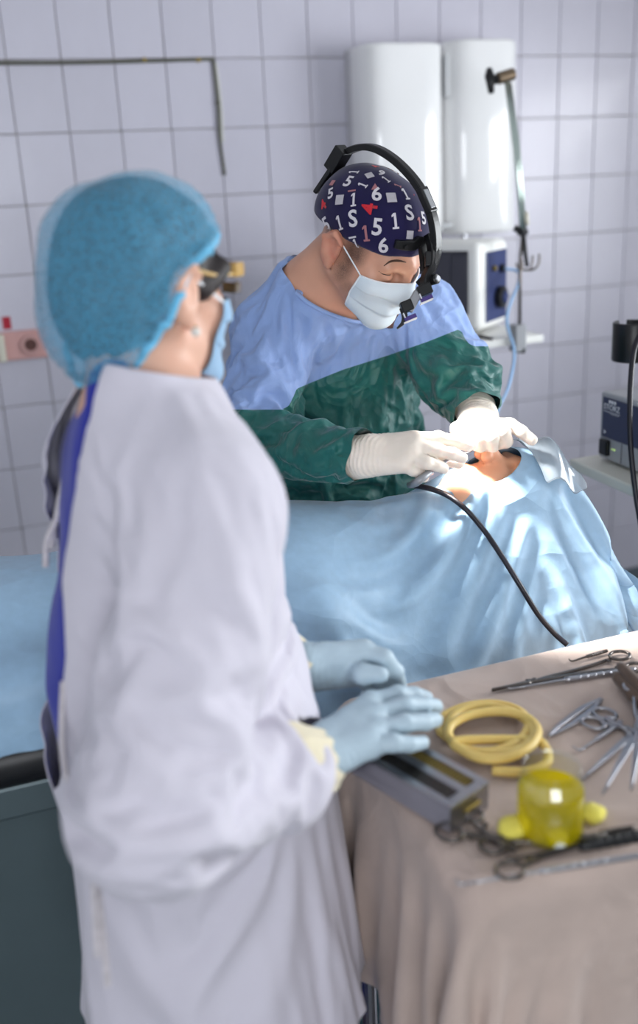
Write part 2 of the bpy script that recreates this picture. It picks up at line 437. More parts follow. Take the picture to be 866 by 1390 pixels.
# jointed drip pole clamped to the shelf edge
pz = 2.60
k0, k1, k2, k3 = dep(703, 462, pz), dep(709, 318, pz), dep(700, 200, pz), dep(689, 113, pz)
t = thing('drip_pole', 'slim jointed steel drip pole with hooks clamped beside monitor shelf', 'pole', tuple(k0))
q = lambda *p: tuple(np.array(p_) - k0 for p_ in p)
def X(px, py, d=0.0): return tuple(dep(px, py, pz + d) - k0)
boxobj('clamp_block', (-.018, -.02, -.03), (.016, .02, .045), 'gray_metal', t, .003)
cylobj('clamp_screw', X(700, 474), X(712, 475), .010, 'dark_plastic', t, 14)
tubeobj('lower_rod', [X(705.5, 450), X(706.5, 350), X(709.5, 316)], .0042, 'steel_dark', t, 10)
cylobj('tilt_joint', X(706, 315, -.012), X(713, 315, .012), .010, 'dark_plastic', t, 14)
cylobj('joint_knob', X(698, 309), X(706, 313), .009, 'dark_plastic', t, 14)
tubeobj('black_strut', [X(709.5, 314), X(712, 335), X(715.5, 362)], [.006, .007, .005], 'dark_plastic', t, 10)
tubeobj('upper_rod', [X(708.5, 312, -.01), X(699, 200, -.01), X(687.5, 112, -.01)], .0058, 'steel_pole', t, 10)
tubeobj('upper_rod', [X(713, 312, .012), X(704, 200, .012), X(692, 112, .012)], .0046, 'steel_pole', t, 10)
tubeobj('spring_cover', [X(716, 305), X(714.5, 288)], .0058, 'cream_plastic', t, 10)
for (hx, hy) in ((702, 357), (731, 345), (722, 347), (709, 352)):
    tubeobj('hook', [X(710, 366), X((hx + 712) / 2 + (2 if hx > 712 else -2), 366), X(hx, 360 if hx < 712 else 358), X(hx + (1 if hx > 712 else -1), hy)], .0032, 'steel_dark', t, 8, 5)
cylobj('swivel_head', X(675, 107, -.005), X(697.5, 100, .005), .0165, 'bronze', t, 22, .003)
cylobj('swivel_neck', X(668, 109), X(677, 107), .013, 'black_satin', t, 18)
tubeobj('black_flange', [X(664, 93), X(664.5, 103), X(667, 126)], [.008, .014, .008], 'black_satin', t, 12)

# ------------------------------------------------------------------ equipment trolley at the right
tz = 0.985
dcx = atz(812, 620, tz)             # left front bottom corner of the light source
TX, TY = dcx[0], dcx[1]
t = thing('equipment_trolley', 'cream shelved equipment trolley with grey post carrying the light source', 'trolley', (TX, TY, 0))
sc = atz(807, 634, tz) - np.array([TX, TY, tz])
boxobj('shelf', (sc[0], -.52, tz - .030), (.46, .035, tz - .006), 'shelf_cream', t, .004)
boxobj('shelf', (sc[0], -.52, .56), (.46, .035, .585), 'shelf_cream', t, .004)
boxobj('shelf', (sc[0], -.52, .16), (.46, .035, .185), 'shelf_cream', t, .004)
for yy in (-.03, -.45):
    boxobj('post', (.19, yy - .022, .05), (.235, yy + .022, tz - .03), 'device_gray', t, .004)
for xx in (.03, .41):
    for yy in (-.02, -.47):
        cylobj('caster', (xx, yy - .012, .035), (xx, yy + .012, .035), .035, 'dark_plastic', t, 18)
        cylobj('caster_stem', (xx, yy, .05), (xx, yy, .17), .010, 'gray_metal', t, 12)
t2 = thing('black_console', 'low black console box on the middle shelf of trolley', 'device', (TX, TY, .585))
boxobj('case', (.03, -.44, 0), (.40, -.01, .075), 'dark_plastic', t2, .006)
boxobj('front_trim', (.024, -.43, .01), (.032, -.02, .065), 'screen_frame', t2, .002)
# light source
dh = dep(820, 524, np.dot(dcx - CAM, F_))[2] - tz
t = thing('light_source', 'grey endoscope light source with navy front panel on trolley shelf', 'device', (TX, TY, tz))
boxobj('case', (0, -.31, 0), (.36, 0, dh), 'device_gray', t, .006, 2)
boxobj('front_panel', (-.003, -.30, .052), (.004, -.012, dh - .010), 'device_navy', t, .002)
boxobj('rocker_switch', (-.010, -.030 - .012, .012), (.002, -.012, .048), 'black_gloss', t, .003)
boxobj('panel_seam', (-.001, -.083, .004), (.002, -.082, .050), 'screen_frame', t)
for yy, rr in ((-.050, .0012), (-.058, .0015)): cylobj('indicator', (.001, yy, .030), (-.002, yy, .030), rr, 'led', t, 10)
RM = Matrix(((0, 0, -1), (-1, 0, 0), (0, 1, 0)))
def front_text(s, size, y, z, x=-.0036):
    me = text_mesh(s, size, .0003); me.transform(RM.to_4x4()); o = new('lettering', me, 'print_white', t); o.location = (x, y, z); return o
front_text('STORZ', .018, -.046, dh - .030)
boxobj('lettering_rule', (-.004, -.074, dh - .0405), (-.0025, -.018, dh - .0395), 'print_white', t)
boxobj('lettering_rule', (-.004, -.070, dh - .0435), (-.0025, -.040, dh - .0428), 'print_white', t)
for k in range(3):
    boxobj('logo_bar', (-.004, -.056 + .009 * k - .003, dh - .0205), (-.0025, -.056 + .009 * k + .003, dh - .0135), 'print_white', t, .0005)
bm = bmesh.new()
vv = [bm.verts.new(p) for p in ((-.0038, -.022, .060), (-.0038, -.030, .065), (-.0038, -.022, .070))]
bm.faces.new(vv); new('arrow_mark', bm_mesh(bm), 'print_white', t)
for xx in (.04, .32):
    for yy in (-.28, -.03): cylobj('foot', (xx, yy, -.006), (xx, yy, .002), .012, 'dark_plastic', t, 12)
# open black holder cup on a bracket
ct = dep(858, 437, 2.02); cb_ = dep(856, 492, 2.02)
t = thing('scope_holder', 'black open-slotted holder cup on bracket above the light source', 'holder', (ct[0], ct[1], cb_[2]))
hh = ct[2] - cb_[2]; ro, ri = .040, .034
v, f = [], []
n = 40; a0, a1 = math.radians(-100), math.radians(235)     # slot towards the back
a0, a1 = math.radians(105), math.radians(105 + 325)
for k in range(n + 1):
    a = a0 + (a1 - a0) * k / n
    for r, z in ((ro - .001, 0), (ro, .003), (ro, hh - .003), (ro - .001, hh), (ri + .001, hh), (ri, hh - .003), (ri, 0)): v.append((r * math.cos(a), r * math.sin(a), z))
for k in range(n):
    for i in range(7): f.append((k * 7 + i, (k + 1) * 7 + i, (k + 1) * 7 + (i + 1) % 7, k * 7 + (i + 1) % 7))
f.append(tuple(range(7))); f.append(tuple(n * 7 + i for i in range(6, -1, -1)))
new('cup', pydata(v, f), 'black_satin', t, True)
L = np.array(t.location)
boxobj('bracket_arm', (ro - .004, -.012, .02), (TX + .2125 - L[0], .012, .036), 'gray_metal', t, .002)
boxobj('bracket_post', (TX + .20 - L[0], -.012, tz + dh - L[2]), (TX + .225 - L[0], .012, .05), 'gray_metal', t, .002)
# black light cable looping in front of the trolley
cp = [(905, 425, 1.86), (880, 440, 1.86), (862, 470, 1.86), (856, 520, 1.86), (855, 580, 1.86), (858, 630, 1.86), (866, 690, 1.86), (880, 760, 1.86), (905, 840, 1.9)]
tag(tubeobj('light_cable', [dep(*p) for p in cp], .0056, 'rubber_cable', None, 10, 8), 'thick black light cable hanging in front of the light source', 'cable')

# ------------------------------------------------------------------ organic surface toolkit
# signed-distance shapes blended smoothly and skinned into ONE continuous mesh (surface nets)
def d_cap(P, a, b, ra, rb=None):
    rb = ra if rb is None else rb
    a = np.asarray(a, np.float32); b = np.asarray(b, np.float32); ab = b - a
    pa = P - a
    t = np.clip(pa @ ab / max(float(ab @ ab), 1e-9), 0, 1)
    q = pa - t[:, None] * ab
    return np.sqrt((q * q).sum(1)) - (ra + (rb - ra) * t)
def d_ell(P, c, r, M=None):
    q = P - np.asarray(c, np.float32)
    if M is not None: q = q @ np.asarray(M, np.float32)          # columns of M are the local axes
    r = np.asarray(r, np.float32)
    k0 = np.sqrt(((q / r) ** 2).sum(1)); k1 = np.sqrt(((q / (r * r)) ** 2).sum(1)) + 1e-9
    return k0 * (k0 - 1) / k1
def d_box(P, c, h, rad=0.0, M=None):
    q = P - np.asarray(c, np.float32)
    if M is not None: q = q @ np.asarray(M, np.float32)
    q = np.abs(q) - (np.asarray(h, np.float32) - rad)
    return np.sqrt((np.maximum(q, 0) ** 2).sum(1)) + np.minimum(q.max(1), 0) - rad
def smin(a, b, k):
    if k <= 0: return np.minimum(a, b)
    h = np.clip(0.5 + 0.5 * (b - a) / k, 0, 1)
    return b + (a - b) * h - k * h * (1 - h)
class Sdf:
    def __init__(self): self.items = []
    def cap(self, a, b, ra, rb=None, k=.02): self.items.append((lambda P: d_cap(P, a, b, ra, rb), k, 0)); return self
    def chain(self, pts, rads, k=.02):
        for i in range(len(pts) - 1): self.cap(pts[i], pts[i + 1], rads[i], rads[i + 1], k)
        return self
    def ell(self, c, r, M=None, k=.02, op=0): self.items.append((lambda P: d_ell(P, c, r, M), k, op)); return self
    def box(self, c, h, rad=.01, M=None, k=.02, op=0): self.items.append((lambda P: d_box(P, c, h, rad, M), k, op)); return self
    def cut(self, a, b, ra, rb=None, k=.01): self.items.append((lambda P: d_cap(P, a, b, ra, rb), k, 1)); return self
    def plane(self, p, n, k=.004):
        p = np.asarray(p, np.float32); n = np.asarray(n, np.float32) / np.linalg.norm(n)
        self.items.append((lambda P: -((P - p) @ n), k, 1)); return self       # removes the side n points to
    def add(self, fn, k=.02, op=0): self.items.append((fn, k, op)); return self
    def __call__(self, P):
        P = np.asarray(P, np.float32); d = None
        for fn, k, op in self.items:
            e = fn(P)
            if d is None: d = e
            elif op == 0: d = smin(d, e, k)
            else: d = -smin(-d, e, k)
        return d
    def grad(self, P, e=.001):
        g = np.zeros_like(P)
        for i in range(3):
            o = np.zeros(3, P.dtype); o[i] = e
            g[:, i] = self(P + o) - self(P - o)
        return g / np.maximum(np.linalg.norm(g, axis=1, keepdims=True), 1e-9)
def skin(sdf, lo, hi, h):
    lo = np.array(lo, np.float32); hi = np.array(hi, np.float32)
    n = np.ceil((hi - lo) / h).astype(int) + 1; n = ((n + 3) // 4) * 4 + 1
    # coarse pass decides where the fine samples are needed
    nc = (n - 1) // 4 + 1
    ax = [lo[i] + h * 4 * np.arange(nc[i], dtype=np.float32) for i in range(3)]
    G = np.stack(np.meshgrid(*ax, indexing='ij'), -1).reshape(-1, 3)
    Dc = np.concatenate([sdf(g) for g in np.array_split(G, max(1, len(G) // 200000))]).reshape(nc)
    D = np.repeat(np.repeat(np.repeat(Dc, 4, 0), 4, 1), 4, 2)[:n[0], :n[1], :n[2]].copy()
    near = np.abs(D) < h * 4 * 2.0
    idx = np.argwhere(near)
    P = (lo + idx.astype(np.float32) * h)
    if len(P): D[near] = np.concatenate([sdf(p) for p in np.array_split(P, max(1, len(P) // 200000))])
    S = D < 0
    c = S[:-1, :-1, :-1].astype(np.int8)
    cnt = np.zeros([k - 1 for k in n], np.int8)
    for i in (0, 1):
        for j in (0, 1):
            for k in (0, 1): cnt += S[i:n[0] - 1 + i, j:n[1] - 1 + j, k:n[2] - 1 + k]
    act = (cnt > 0) & (cnt < 8)
    ci = np.argwhere(act)
    vid = -np.ones(act.shape, np.int64); vid[act] = np.arange(len(ci))
    acc = np.zeros((len(ci), 3)); num = np.zeros(len(ci))
    for ax_ in range(3):
        o1, o2 = [k for k in range(3) if k != ax_]
        for u in (0, 1):
            for v in (0, 1):
                off = np.zeros(3, int); off[o1] = u; off[o2] = v
                A = ci + off; off2 = off.copy(); off2[ax_] = 1; B = ci + off2
                da = D[tuple(A.T)]; db = D[tuple(B.T)]
                m = (da < 0) != (db < 0)
                t = np.where(m, da / np.where(m, da - db, 1), 0)
                p = off.astype(float) + 0 * ci
                p[:, ax_] = t
                acc[m] += p[m]; num[m] += 1
    V = lo + (ci + acc / np.maximum(num, 1)[:, None]) * h
    faces = []
    for ax_ in range(3):
        o1, o2 = [(1, 2), (2, 0), (0, 1)][ax_]
        sl = [slice(1, -1)] * 3; sl[ax_] = slice(0, -1)
        sl2 = [slice(1, -1)] * 3; sl2[ax_] = slice(1, None)
        a, b = S[tuple(sl)], S[tuple(sl2)]
        e = np.argwhere(a != b)
        if not len(e): continue
        base = np.ones(3, int); base[ax_] = 0
        e = e + base
        fl = S[tuple(e.T)]
        q = []
        for du, dv in ((-1, -1), (0, -1), (0, 0), (-1, 0)):
            o = np.zeros(3, int); o[o1] = du; o[o2] = dv
            q.append(vid[tuple((e + o).T)])
        q = np.stack(q, 1)
        q[~fl] = q[~fl][:, ::-1]
        faces.append(q)
    Fq = np.concatenate(faces); Fq = Fq[(Fq >= 0).all(1)]
    for _ in range(2):                                 # settle the vertices on the true surface
        Vf = V.astype(np.float32); g = sdf.grad(Vf, h * .3) if hasattr(sdf, 'grad') else 0
        V = V - g * np.clip(sdf(Vf), -h, h)[:, None] * .8
    return V, Fq
def fastmesh(V, Fq, name='m'):
    me = bpy.data.meshes.new(name); Fq = np.asarray(Fq)
    me.vertices.add(len(V)); me.vertices.foreach_set('co', np.asarray(V, np.float32).ravel())
    k = Fq.shape[1]
    me.loops.add(Fq.size); me.loops.foreach_set('vertex_index', Fq.astype(np.int32).ravel())
    me.polygons.add(len(Fq)); me.polygons.foreach_set('loop_start', np.arange(0, Fq.size, k, dtype=np.int32))
    me.update(calc_edges=True); me.validate()
    return me
def grow(name, sdf, lo, hi, h, m, parent=None, loc=None):
    V, Fq = skin(sdf, lo, hi, h)
    o = new(name, fastmesh(V, Fq), m, parent, True)
    return o
def compact(V, Fq, keep):
    Fk = Fq[keep]; used = np.unique(Fk); mp = -np.ones(len(V), int); mp[used] = np.arange(len(used))
    return V[used], mp[Fk], used

# ------------------------------------------------------------------ cloth: position based, coloured constraints
def edges_of(Fq):
    k = Fq.shape[1]
    E = np.concatenate([Fq[:, [i, (i + 1) % k]] for i in range(k)]); E.sort(1)
    return np.unique(E, axis=0)
def diagonals(Fq): return np.concatenate([Fq[:, [0, 2]], Fq[:, [1, 3]]])
def second_ring(E, nv):
    """pairs two edges apart, roughly in line: resist bending"""
    nb = [[] for _ in range(nv)]
    for a, b in E: nb[a].append(b); nb[b].append(a)
    return nb
def bend_pairs(V, E):
    nb = second_ring(E.tolist(), len(V)); out = set()
    for i, l in enumerate(nb):
        if len(l) < 3: continue
        D = V[l] - V[i]; D /= np.linalg.norm(D, axis=1, keepdims=True) + 1e-9
        C = D @ D.T
        for a in range(len(l)):
            b = int(np.argmin(C[a]))
            if C[a, b] < -.6: out.add((min(l[a], l[b]), max(l[a], l[b])))
    return np.array(sorted(out))
def colour(E, nv):
    used = [0] * nv; col = np.empty(len(E), int)
    for n_, (a, b) in enumerate(E.tolist()):
        m = ~(used[a] | used[b]); c = (m & -m).bit_length() - 1
        col[n_] = c; used[a] |= 1 << c; used[b] |= 1 << c
    return col
class Cloth:
    def __init__(self, V, sets, w=None):
        """sets: list of (pairs, rest lengths, stiffness)"""
        self.x = np.array(V, float); self.p = self.x.copy()
        self.w = np.ones(len(V)) if w is None else np.asarray(w, float)
        self.groups = []
        for E, L, s, *uni in sets:
            c = colour(E, len(V)); uni = bool(uni)
            for k in range(c.max() + 1):
                m = c == k; a, b = E[m, 0], E[m, 1]
                ws = self.w[a] + self.w[b]; ok = ws > 0
                self.groups.append((a[ok], b[ok], L[m][ok], s, uni, (self.w[a] / np.maximum(ws, 1e-9))[ok], (self.w[b] / np.maximum(ws, 1e-9))[ok]))
    def solve(self, n=1):
        x = self.x
        for _ in range(n):
            for a, b, L, s, uni, wa, wb in self.groups:
                d = x[a] - x[b]; l = np.sqrt((d * d).sum(1)) + 1e-9
                e = l - L
                if uni: e = np.maximum(e, 0)               # tether: only resists stretching
                c = d * (s * e / l)[:, None]
                x[a] -= c * wa[:, None]; x[b] += c * wb[:, None]
    def step(self, g, sdf=None, thick=.004, damp=.97, iters=4, fric=.6, extra=None, upto=.05):
        v = (self.x - self.p) * damp
        self.p = self.x.copy()
        self.x = self.x + (v + np.asarray(g)) * (self.w > 0)[:, None]
        self.solve(iters)
        if sdf is not None:
            d = sdf(self.x) - thick
            m = (d < 0) & (self.w > 0)
            if m.any():
                Pm = self.x[m].astype(np.float32); g_ = sdf.grad(Pm)
                xn = self.x[m] + g_ * np.minimum(-d[m], upto)[:, None]
                dt = xn - self.p[m]; dt -= g_ * (dt * g_).sum(1)[:, None]      # tangential slip, held by friction
                xn -= dt * fric
                self.x[m] = xn; self.p[m] = xn
        if extra: extra(self)
def tethers(nx, ny, k):
    I = np.arange(nx * ny).reshape(nx, ny)
    return np.concatenate([np.stack([I[:-k].ravel(), I[k:].ravel()], 1), np.stack([I[:, :-k].ravel(), I[:, k:].ravel()], 1)])
def grid_cloth(nx, ny):
    I = np.arange(nx * ny).reshape(nx, ny)
    st = np.concatenate([np.stack([I[:-1].ravel(), I[1:].ravel()], 1), np.stack([I[:, :-1].ravel(), I[:, 1:].ravel()], 1)])
    sh = np.concatenate([np.stack([I[:-1, :-1].ravel(), I[1:, 1:].ravel()], 1), np.stack([I[1:, :-1].ravel(), I[:-1, 1:].ravel()], 1)])
    be = np.concatenate([np.stack([I[:-2].ravel(), I[2:].ravel()], 1), np.stack([I[:, :-2].ravel(), I[:, 2:].ravel()], 1)])
    Fq = np.stack([I[:-1, :-1].ravel(), I[1:, :-1].ravel(), I[1:, 1:].ravel(), I[:-1, 1:].ravel()], 1)
    return st, sh, be, Fq
def fbm(P, scale, seed=0, oct_=3):
    """cheap smooth pseudo-noise for wrinkle seeds: sums of random plane waves"""
    r = np.random.default_rng(seed); out = np.zeros(len(P))
    for o in range(oct_):
        for _ in range(7):
            k = r.normal(size=3); k *= scale * (2 ** o) / np.linalg.norm(k)
            out += np.sin(P @ k + r.uniform(0, 6.28)) * .5 ** o / 3
    return out
def add_mod_subsurf(o, lv=1):
    m = o.modifiers.new('sub', 'SUBSURF'); m.levels = lv; m.render_levels = lv
def add_mod_solid(o, t, off=-1):
    m = o.modifiers.new('solid', 'SOLIDIFY'); m.thickness = t; m.offset = off

def iso_split(V, faces, phi):
    """cut polygons along phi = 0; returns vertices, polygons with phi < 0, polygons with phi > 0"""
    V = [tuple(p) for p in V]; phi = list(map(float, phi)); neg, pos, cutv = [], [], {}
    for fc in faces:
        fc = [int(i) for i in fc]; s = [phi[i] > 0 for i in fc]
        if not any(s): neg.append(fc); continue
        if all(s): pos.append(fc); continue
        a, b = [], []
        for k, i in enumerate(fc):
            j = fc[(k + 1) % len(fc)]
            (b if phi[i] > 0 else a).append(i)
            if (phi[i] > 0) != (phi[j] > 0):
                key = (min(i, j), max(i, j))
                if key not in cutv:
                    t = phi[i] / (phi[i] - phi[j])
                    cutv[key] = len(V); V.append(tuple(np.array(V[i]) * (1 - t) + np.array(V[j]) * t)); phi.append(0.0)
                a.append(cutv[key]); b.append(cutv[key])
        if len(a) > 2: neg.append(a)
        if len(b) > 2: pos.append(b)
    return np.array(V), neg, pos
def polymesh(V, polys):
    used = sorted({i for p in polys for i in p}); mp = {i: k for k, i in enumerate(used)}
    return pydata(V[used], [[mp[i] for i in p] for p in polys])

# ------------------------------------------------------------------ cloth materials
def cloth_mat(name, col, rough=0.8, var=0.06, trans=0.0, weave=0.1, wscale=900, nscale=18, sheen=0.2, crink=0.0, crscale=25, spec=.3, crstretch=(1, 1, 1), crwarp=.35):
    m = mat(name, col, rough=rough, var=var, nscale=nscale, bump=0.001, sheen=sheen, spec=spec)
    nt = m.node_tree; b = nt.nodes['Principled BSDF']
    tc = [n for n in nt.nodes if n.type == 'TEX_COORD'][0]
    bp = [n for n in nt.nodes if n.type == 'BUMP'][0]
    n2 = bp.inputs['Height'].links[0].from_node
    n2.inputs['Scale'].default_value = wscale; bp.inputs['Strength'].default_value = weave; bp.inputs['Distance'].default_value = .0006
    if crink:                                          # creased facets: warped cells, like paper that was folded and shaken out
        wn = nd(nt, 'ShaderNodeTexNoise'); wn.inputs['Scale'].default_value = crscale * .35; wn.inputs['Detail'].default_value = 2
        mp = nd(nt, 'ShaderNodeMapping'); mp.inputs['Scale'].default_value = crstretch
        nt.links.new(tc.outputs['Object'], mp.inputs[0]); nt.links.new(tc.outputs['Object'], wn.inputs['Vector'])
        mw = nd(nt, 'ShaderNodeMix', data_type='RGBA', blend_type='ADD'); mw.inputs[0].default_value = crwarp
        nt.links.new(mp.outputs[0], mw.inputs[6]); nt.links.new(wn.outputs[1], mw.inputs[7])
        prev = None
        for sc_, wt in ((1.0, 1.0), (2.3, .45)):
            vo = nd(nt, 'ShaderNodeTexVoronoi'); vo.inputs['Scale'].default_value = crscale * sc_
            nt.links.new(mw.outputs[2], vo.inputs['Vector'])
            b2 = nd(nt, 'ShaderNodeBump'); b2.inputs['Strength'].default_value = crink * wt; b2.inputs['Distance'].default_value = .012 / sc_
            nt.links.new(vo.outputs['Distance'], b2.inputs['Height'])
            if prev is not None: nt.links.new(prev.outputs[0], b2.inputs['Normal'])
            prev = b2
        nt.links.new(prev.outputs[0], bp.inputs['Normal'])
    if trans:
        tl = nd(nt, 'ShaderNodeBsdfTranslucent')
        src = b.inputs['Base Color'].links[0].from_socket
        nt.links.new(src, tl.inputs[0])
        ms = nd(nt, 'ShaderNodeMixShader'); ms.inputs[0].default_value = trans
        nt.links.new(b.outputs[0], ms.inputs[1]); nt.links.new(tl.outputs[0], ms.inputs[2])
        nt.links.new(ms.outputs[0], nt.nodes['Material Output'].inputs[0])
    return m
cloth_mat('drape_blue', srgb(161, 195, 222), rough=.5, var=.07, nscale=60, trans=.12, weave=.2, wscale=400, crink=.6, crscale=9, spec=.45, crstretch=(1, 1.4, 1.2))
cloth_mat('sheet_blue', srgb(126, 176, 216), rough=.6, var=.06, trans=.1)
cloth_mat('table_cloth', srgb(192, 173, 163), rough=.9, var=.13, nscale=9, weave=.3, wscale=500, crink=.4, crscale=11)

# ------------------------------------------------------------------ operating table and patient
mat('table_gray', srgb(84, 98, 102), rough=.45, metal=.3, var=.06)
PH = np.array([.805, 1.385, 1.030])            # patient head centre, face up, crown towards +x
t = thing('operating_table', 'padded operating table hidden under the blue drape', 'table', (.02, 1.445, 0))
boxobj('mattress', (-1.00, -.215, .79), (1.02, .215, .865), 'dark_plastic', t, .03, 3, True)
boxobj('table_frame', (-.97, -.19, .73), (.98, .19, .79), 'table_gray', t, .008)
boxobj('column', (-.26, -.13, .12), (.10, .13, .73), 'table_gray', t, .02)
boxobj('column_foot', (-.48, -.22, 0), (.32, .22, .12), 'table_gray', t, .02)
PT = Sdf()
PT.ell((.30, 1.44, .955), (.29, .175, .112), k=.03)                  # chest
PT.ell((-.10, 1.44, .945), (.30, .175, .10), k=.08)
PT.cap((.05, 1.265, .925), (.36, 1.275, .95), .044, .048, k=.03)         # arms at the sides
PT.cap((.05, 1.625, .925), (.36, 1.61, .95), .044, .048, k=.03)
PT.cap((-.32, 1.265, .92), (.05, 1.265, .925), .04, .046, k=.02)
PT.cap((-.32, 1.625, .92), (.05, 1.625, .925), .04, .046, k=.02)
PT.cap((-.30, 1.365, .945), (-.80, 1.365, .93), .080, .055, k=.04)
PT.cap((-.30, 1.525, .945), (-.80, 1.525, .93), .080, .055, k=.04)
PT.cap((-.80, 1.365, .93), (-.85, 1.365, .975), .045, .030, k=.03)
PT.cap((-.80, 1.525, .93), (-.85, 1.525, .975), .045, .030, k=.03)
PT.cap((.52, 1.41, .985), (.70, 1.395, 1.01), .062, .058, k=.05)            # neck
PT.cap((.40, 1.30, .955), (.40, 1.58, .955), .055, k=.04)                  # shoulders
HD = Sdf()
h0 = PH
HD.ell(h0 + (.025, 0, -.005), (.098, .074, .092), k=.03)                     # skull, crown to +x
HD.ell(h0 + (-.035, 0, .030), (.070, .060, .062), k=.04)                      # face
HD.ell(h0 + (-.090, 0, .045), (.030, .030, .035), k=.04)                      # chin
HD.cap(h0 + (-.002, 0, .090), h0 + (-.034, 0, .122), .009, .014, k=.014)     # nose ridge to tip
HD.ell(h0 + (-.038, .012, .108), (.012, .009, .010), k=.006)
HD.ell(h0 + (-.038, -.012, .108), (.012, .009, .010), k=.006)
HD.ell(h0 + (.012, .034, .086), (.014, .020, .009), k=.012, op=1)
HD.ell(h0 + (.012, -.034, .086), (.014, .020, .009), k=.012, op=1)
HD.ell(h0 + (.012, .034, .077), (.012, .013, .012), k=.004)
HD.ell(h0 + (.012, -.034, .077), (.012, .013, .012), k=.004)
HD.cap(h0 + (.030, -.04, .086), h0 + (.030, .04, .086), .010, k=.014)         # brow
HD.cap(h0 + (-.066, -.020, .088), h0 + (-.066, .020, .088), .006, k=.008)
HD.cap(h0 + (-.077, -.016, .086), h0 + (-.077, .016, .086), .007, k=.008)
for s in (-1, 1): HD.ell(h0 + (.0, s * .078, .0), (.030, .010, .018), k=.008)
PT.add(HD, k=.03)
mat('skin', srgb(226, 168, 136), rough=.5, var=.06, nscale=30, sub=.12, bump=.06, bscale=300, bdist=.001)
mat('skin_patient', srgb(230, 172, 138), rough=.45, var=.05, nscale=30, sub=.12)
pt = thing('person', 'person lying under the blue drape with only the nose showing', 'person', (0, 1.44, .865))
V, Fq = skin(PT, (-.95, 1.16, .83), (.92, 1.72, 1.18), .0065)
new('body', fastmesh(V - np.array([0, 1.44, .865]), Fq), 'skin_patient', pt, True)

# drape, simulated over patient and table
DRS = Sdf().box((.03, 1.445, .435), (1.03, .220, .435), .03)
DRS.ell((.32, 1.44, .955), (.32, .185, .128), k=.02).ell((-.10, 1.44, .945), (.30, .175, .108), k=.06)
DRS.cap((-.32, 1.265, .925), (.40, 1.27, .955), .046, .058, k=.02).cap((-.32, 1.62, .925), (.40, 1.615, .955), .046, .058, k=.02)
for yy in (1.365, 1.525): DRS.cap((-.30, yy, .945), (-.82, yy, .935), .092, .068, k=.03).cap((-.82, yy, .935), (-.87, yy, .985), .058, .048, k=.02)
DRS.cap((.45, 1.43, .98), (.70, 1.395, 1.01), .07, .06, k=.05)
DRS.ell(PH + (.015, 0, .012), (.115, .082, .095), k=.02).cap(PH + (-.002, 0, .090), PH + (-.034, 0, .122), .012, .018, k=.03)
gx = .0125
x_a, x_b = -1.00, 1.46
uy0 = 1.00
nx, ny = int((x_b - x_a) / gx) + 1, int((1.86 - uy0) / gx) + 1
ux = x_a + gx * np.arange(nx); uy = uy0 + gx * np.arange(ny)
GX, GY = np.meshgrid(ux, uy, indexing='ij')
st, sh, be, Fd = grid_cloth(nx, ny)
V0 = np.stack([GX.ravel(), GY.ravel(), np.full(GX.size, 1.0)], 1)
def rest(V, E, k=1.0): return np.linalg.norm(V[E[:, 0]] - V[E[:, 1]], axis=1) * k
# start already folded over the edges so that it settles quickly
ex = np.clip(GX.ravel(), -1.02, .97); ey = np.clip(GY.ravel(), 1.23, 1.66)
ox = GX.ravel() - ex; oy = GY.ravel() - ey
Vs = np.stack([ex + .22 * ox, ey + .22 * oy, 1.20 - .95 * np.hypot(ox, oy)], 1)
Vs[:, 2] = np.maximum(Vs[:, 2] + .012 * fbm(V0, 32, 5), .10)
dh_ = np.hypot(V0[:, 0] - PH[0], V0[:, 1] - PH[1])
jit = 1.03 + .03 * fbm(V0, 14, 3) + .05 * np.exp(-(dh_ / .25) ** 2) * (1 + .7 * fbm(V0, 36, 21))
te = np.concatenate([tethers(nx, ny, 6), tethers(nx, ny, 18)])
cl = Cloth(Vs, [(st, rest(V0, st) * jit[st[:, 0]], 1.0), (sh, rest(V0, sh) * jit[sh[:, 0]], .4), (be, rest(V0, be), .02), (te, rest(V0, te) * 1.05, .7, 1)])
for s in range(140):
    cl.step((0, 0, -.0003 if s < 85 else -.0001), DRS, .006, .97 if s < 85 else .92, 4, .6)
VD = cl.x
# opening over the nose; the hem is shorter towards the foot end
hc = PH + np.array([-.026, -.012, 0])
q = (VD - hc)
hole = 1 - np.sqrt((q[:, 0] / .050) ** 2 + (q[:, 1] / .044) ** 2) + np.where(VD[:, 2] < 1.0, -9, 0)
Vk, Fk, _ = iso_split(VD, Fd, hole)
V0x = np.concatenate([V0, np.zeros((len(Vk) - len(V0), 3)) + [0, 9, 0]])
hem = np.interp(V0x[:, 0], [-1.1, .0, .35, 2], [1.12, 1.10, 1.0, .9]) - V0x[:, 1]
Vk, Fk, _ = iso_split(Vk, Fk, hem)
dr = new('surgical_drape', polymesh(Vk, Fk), 'drape_blue', None, True)
tag(dr, 'light blue surgical drape spread over patient and operating table', 'drape')
add_mod_solid(dr, .0012); add_mod_subsurf(dr, 1)

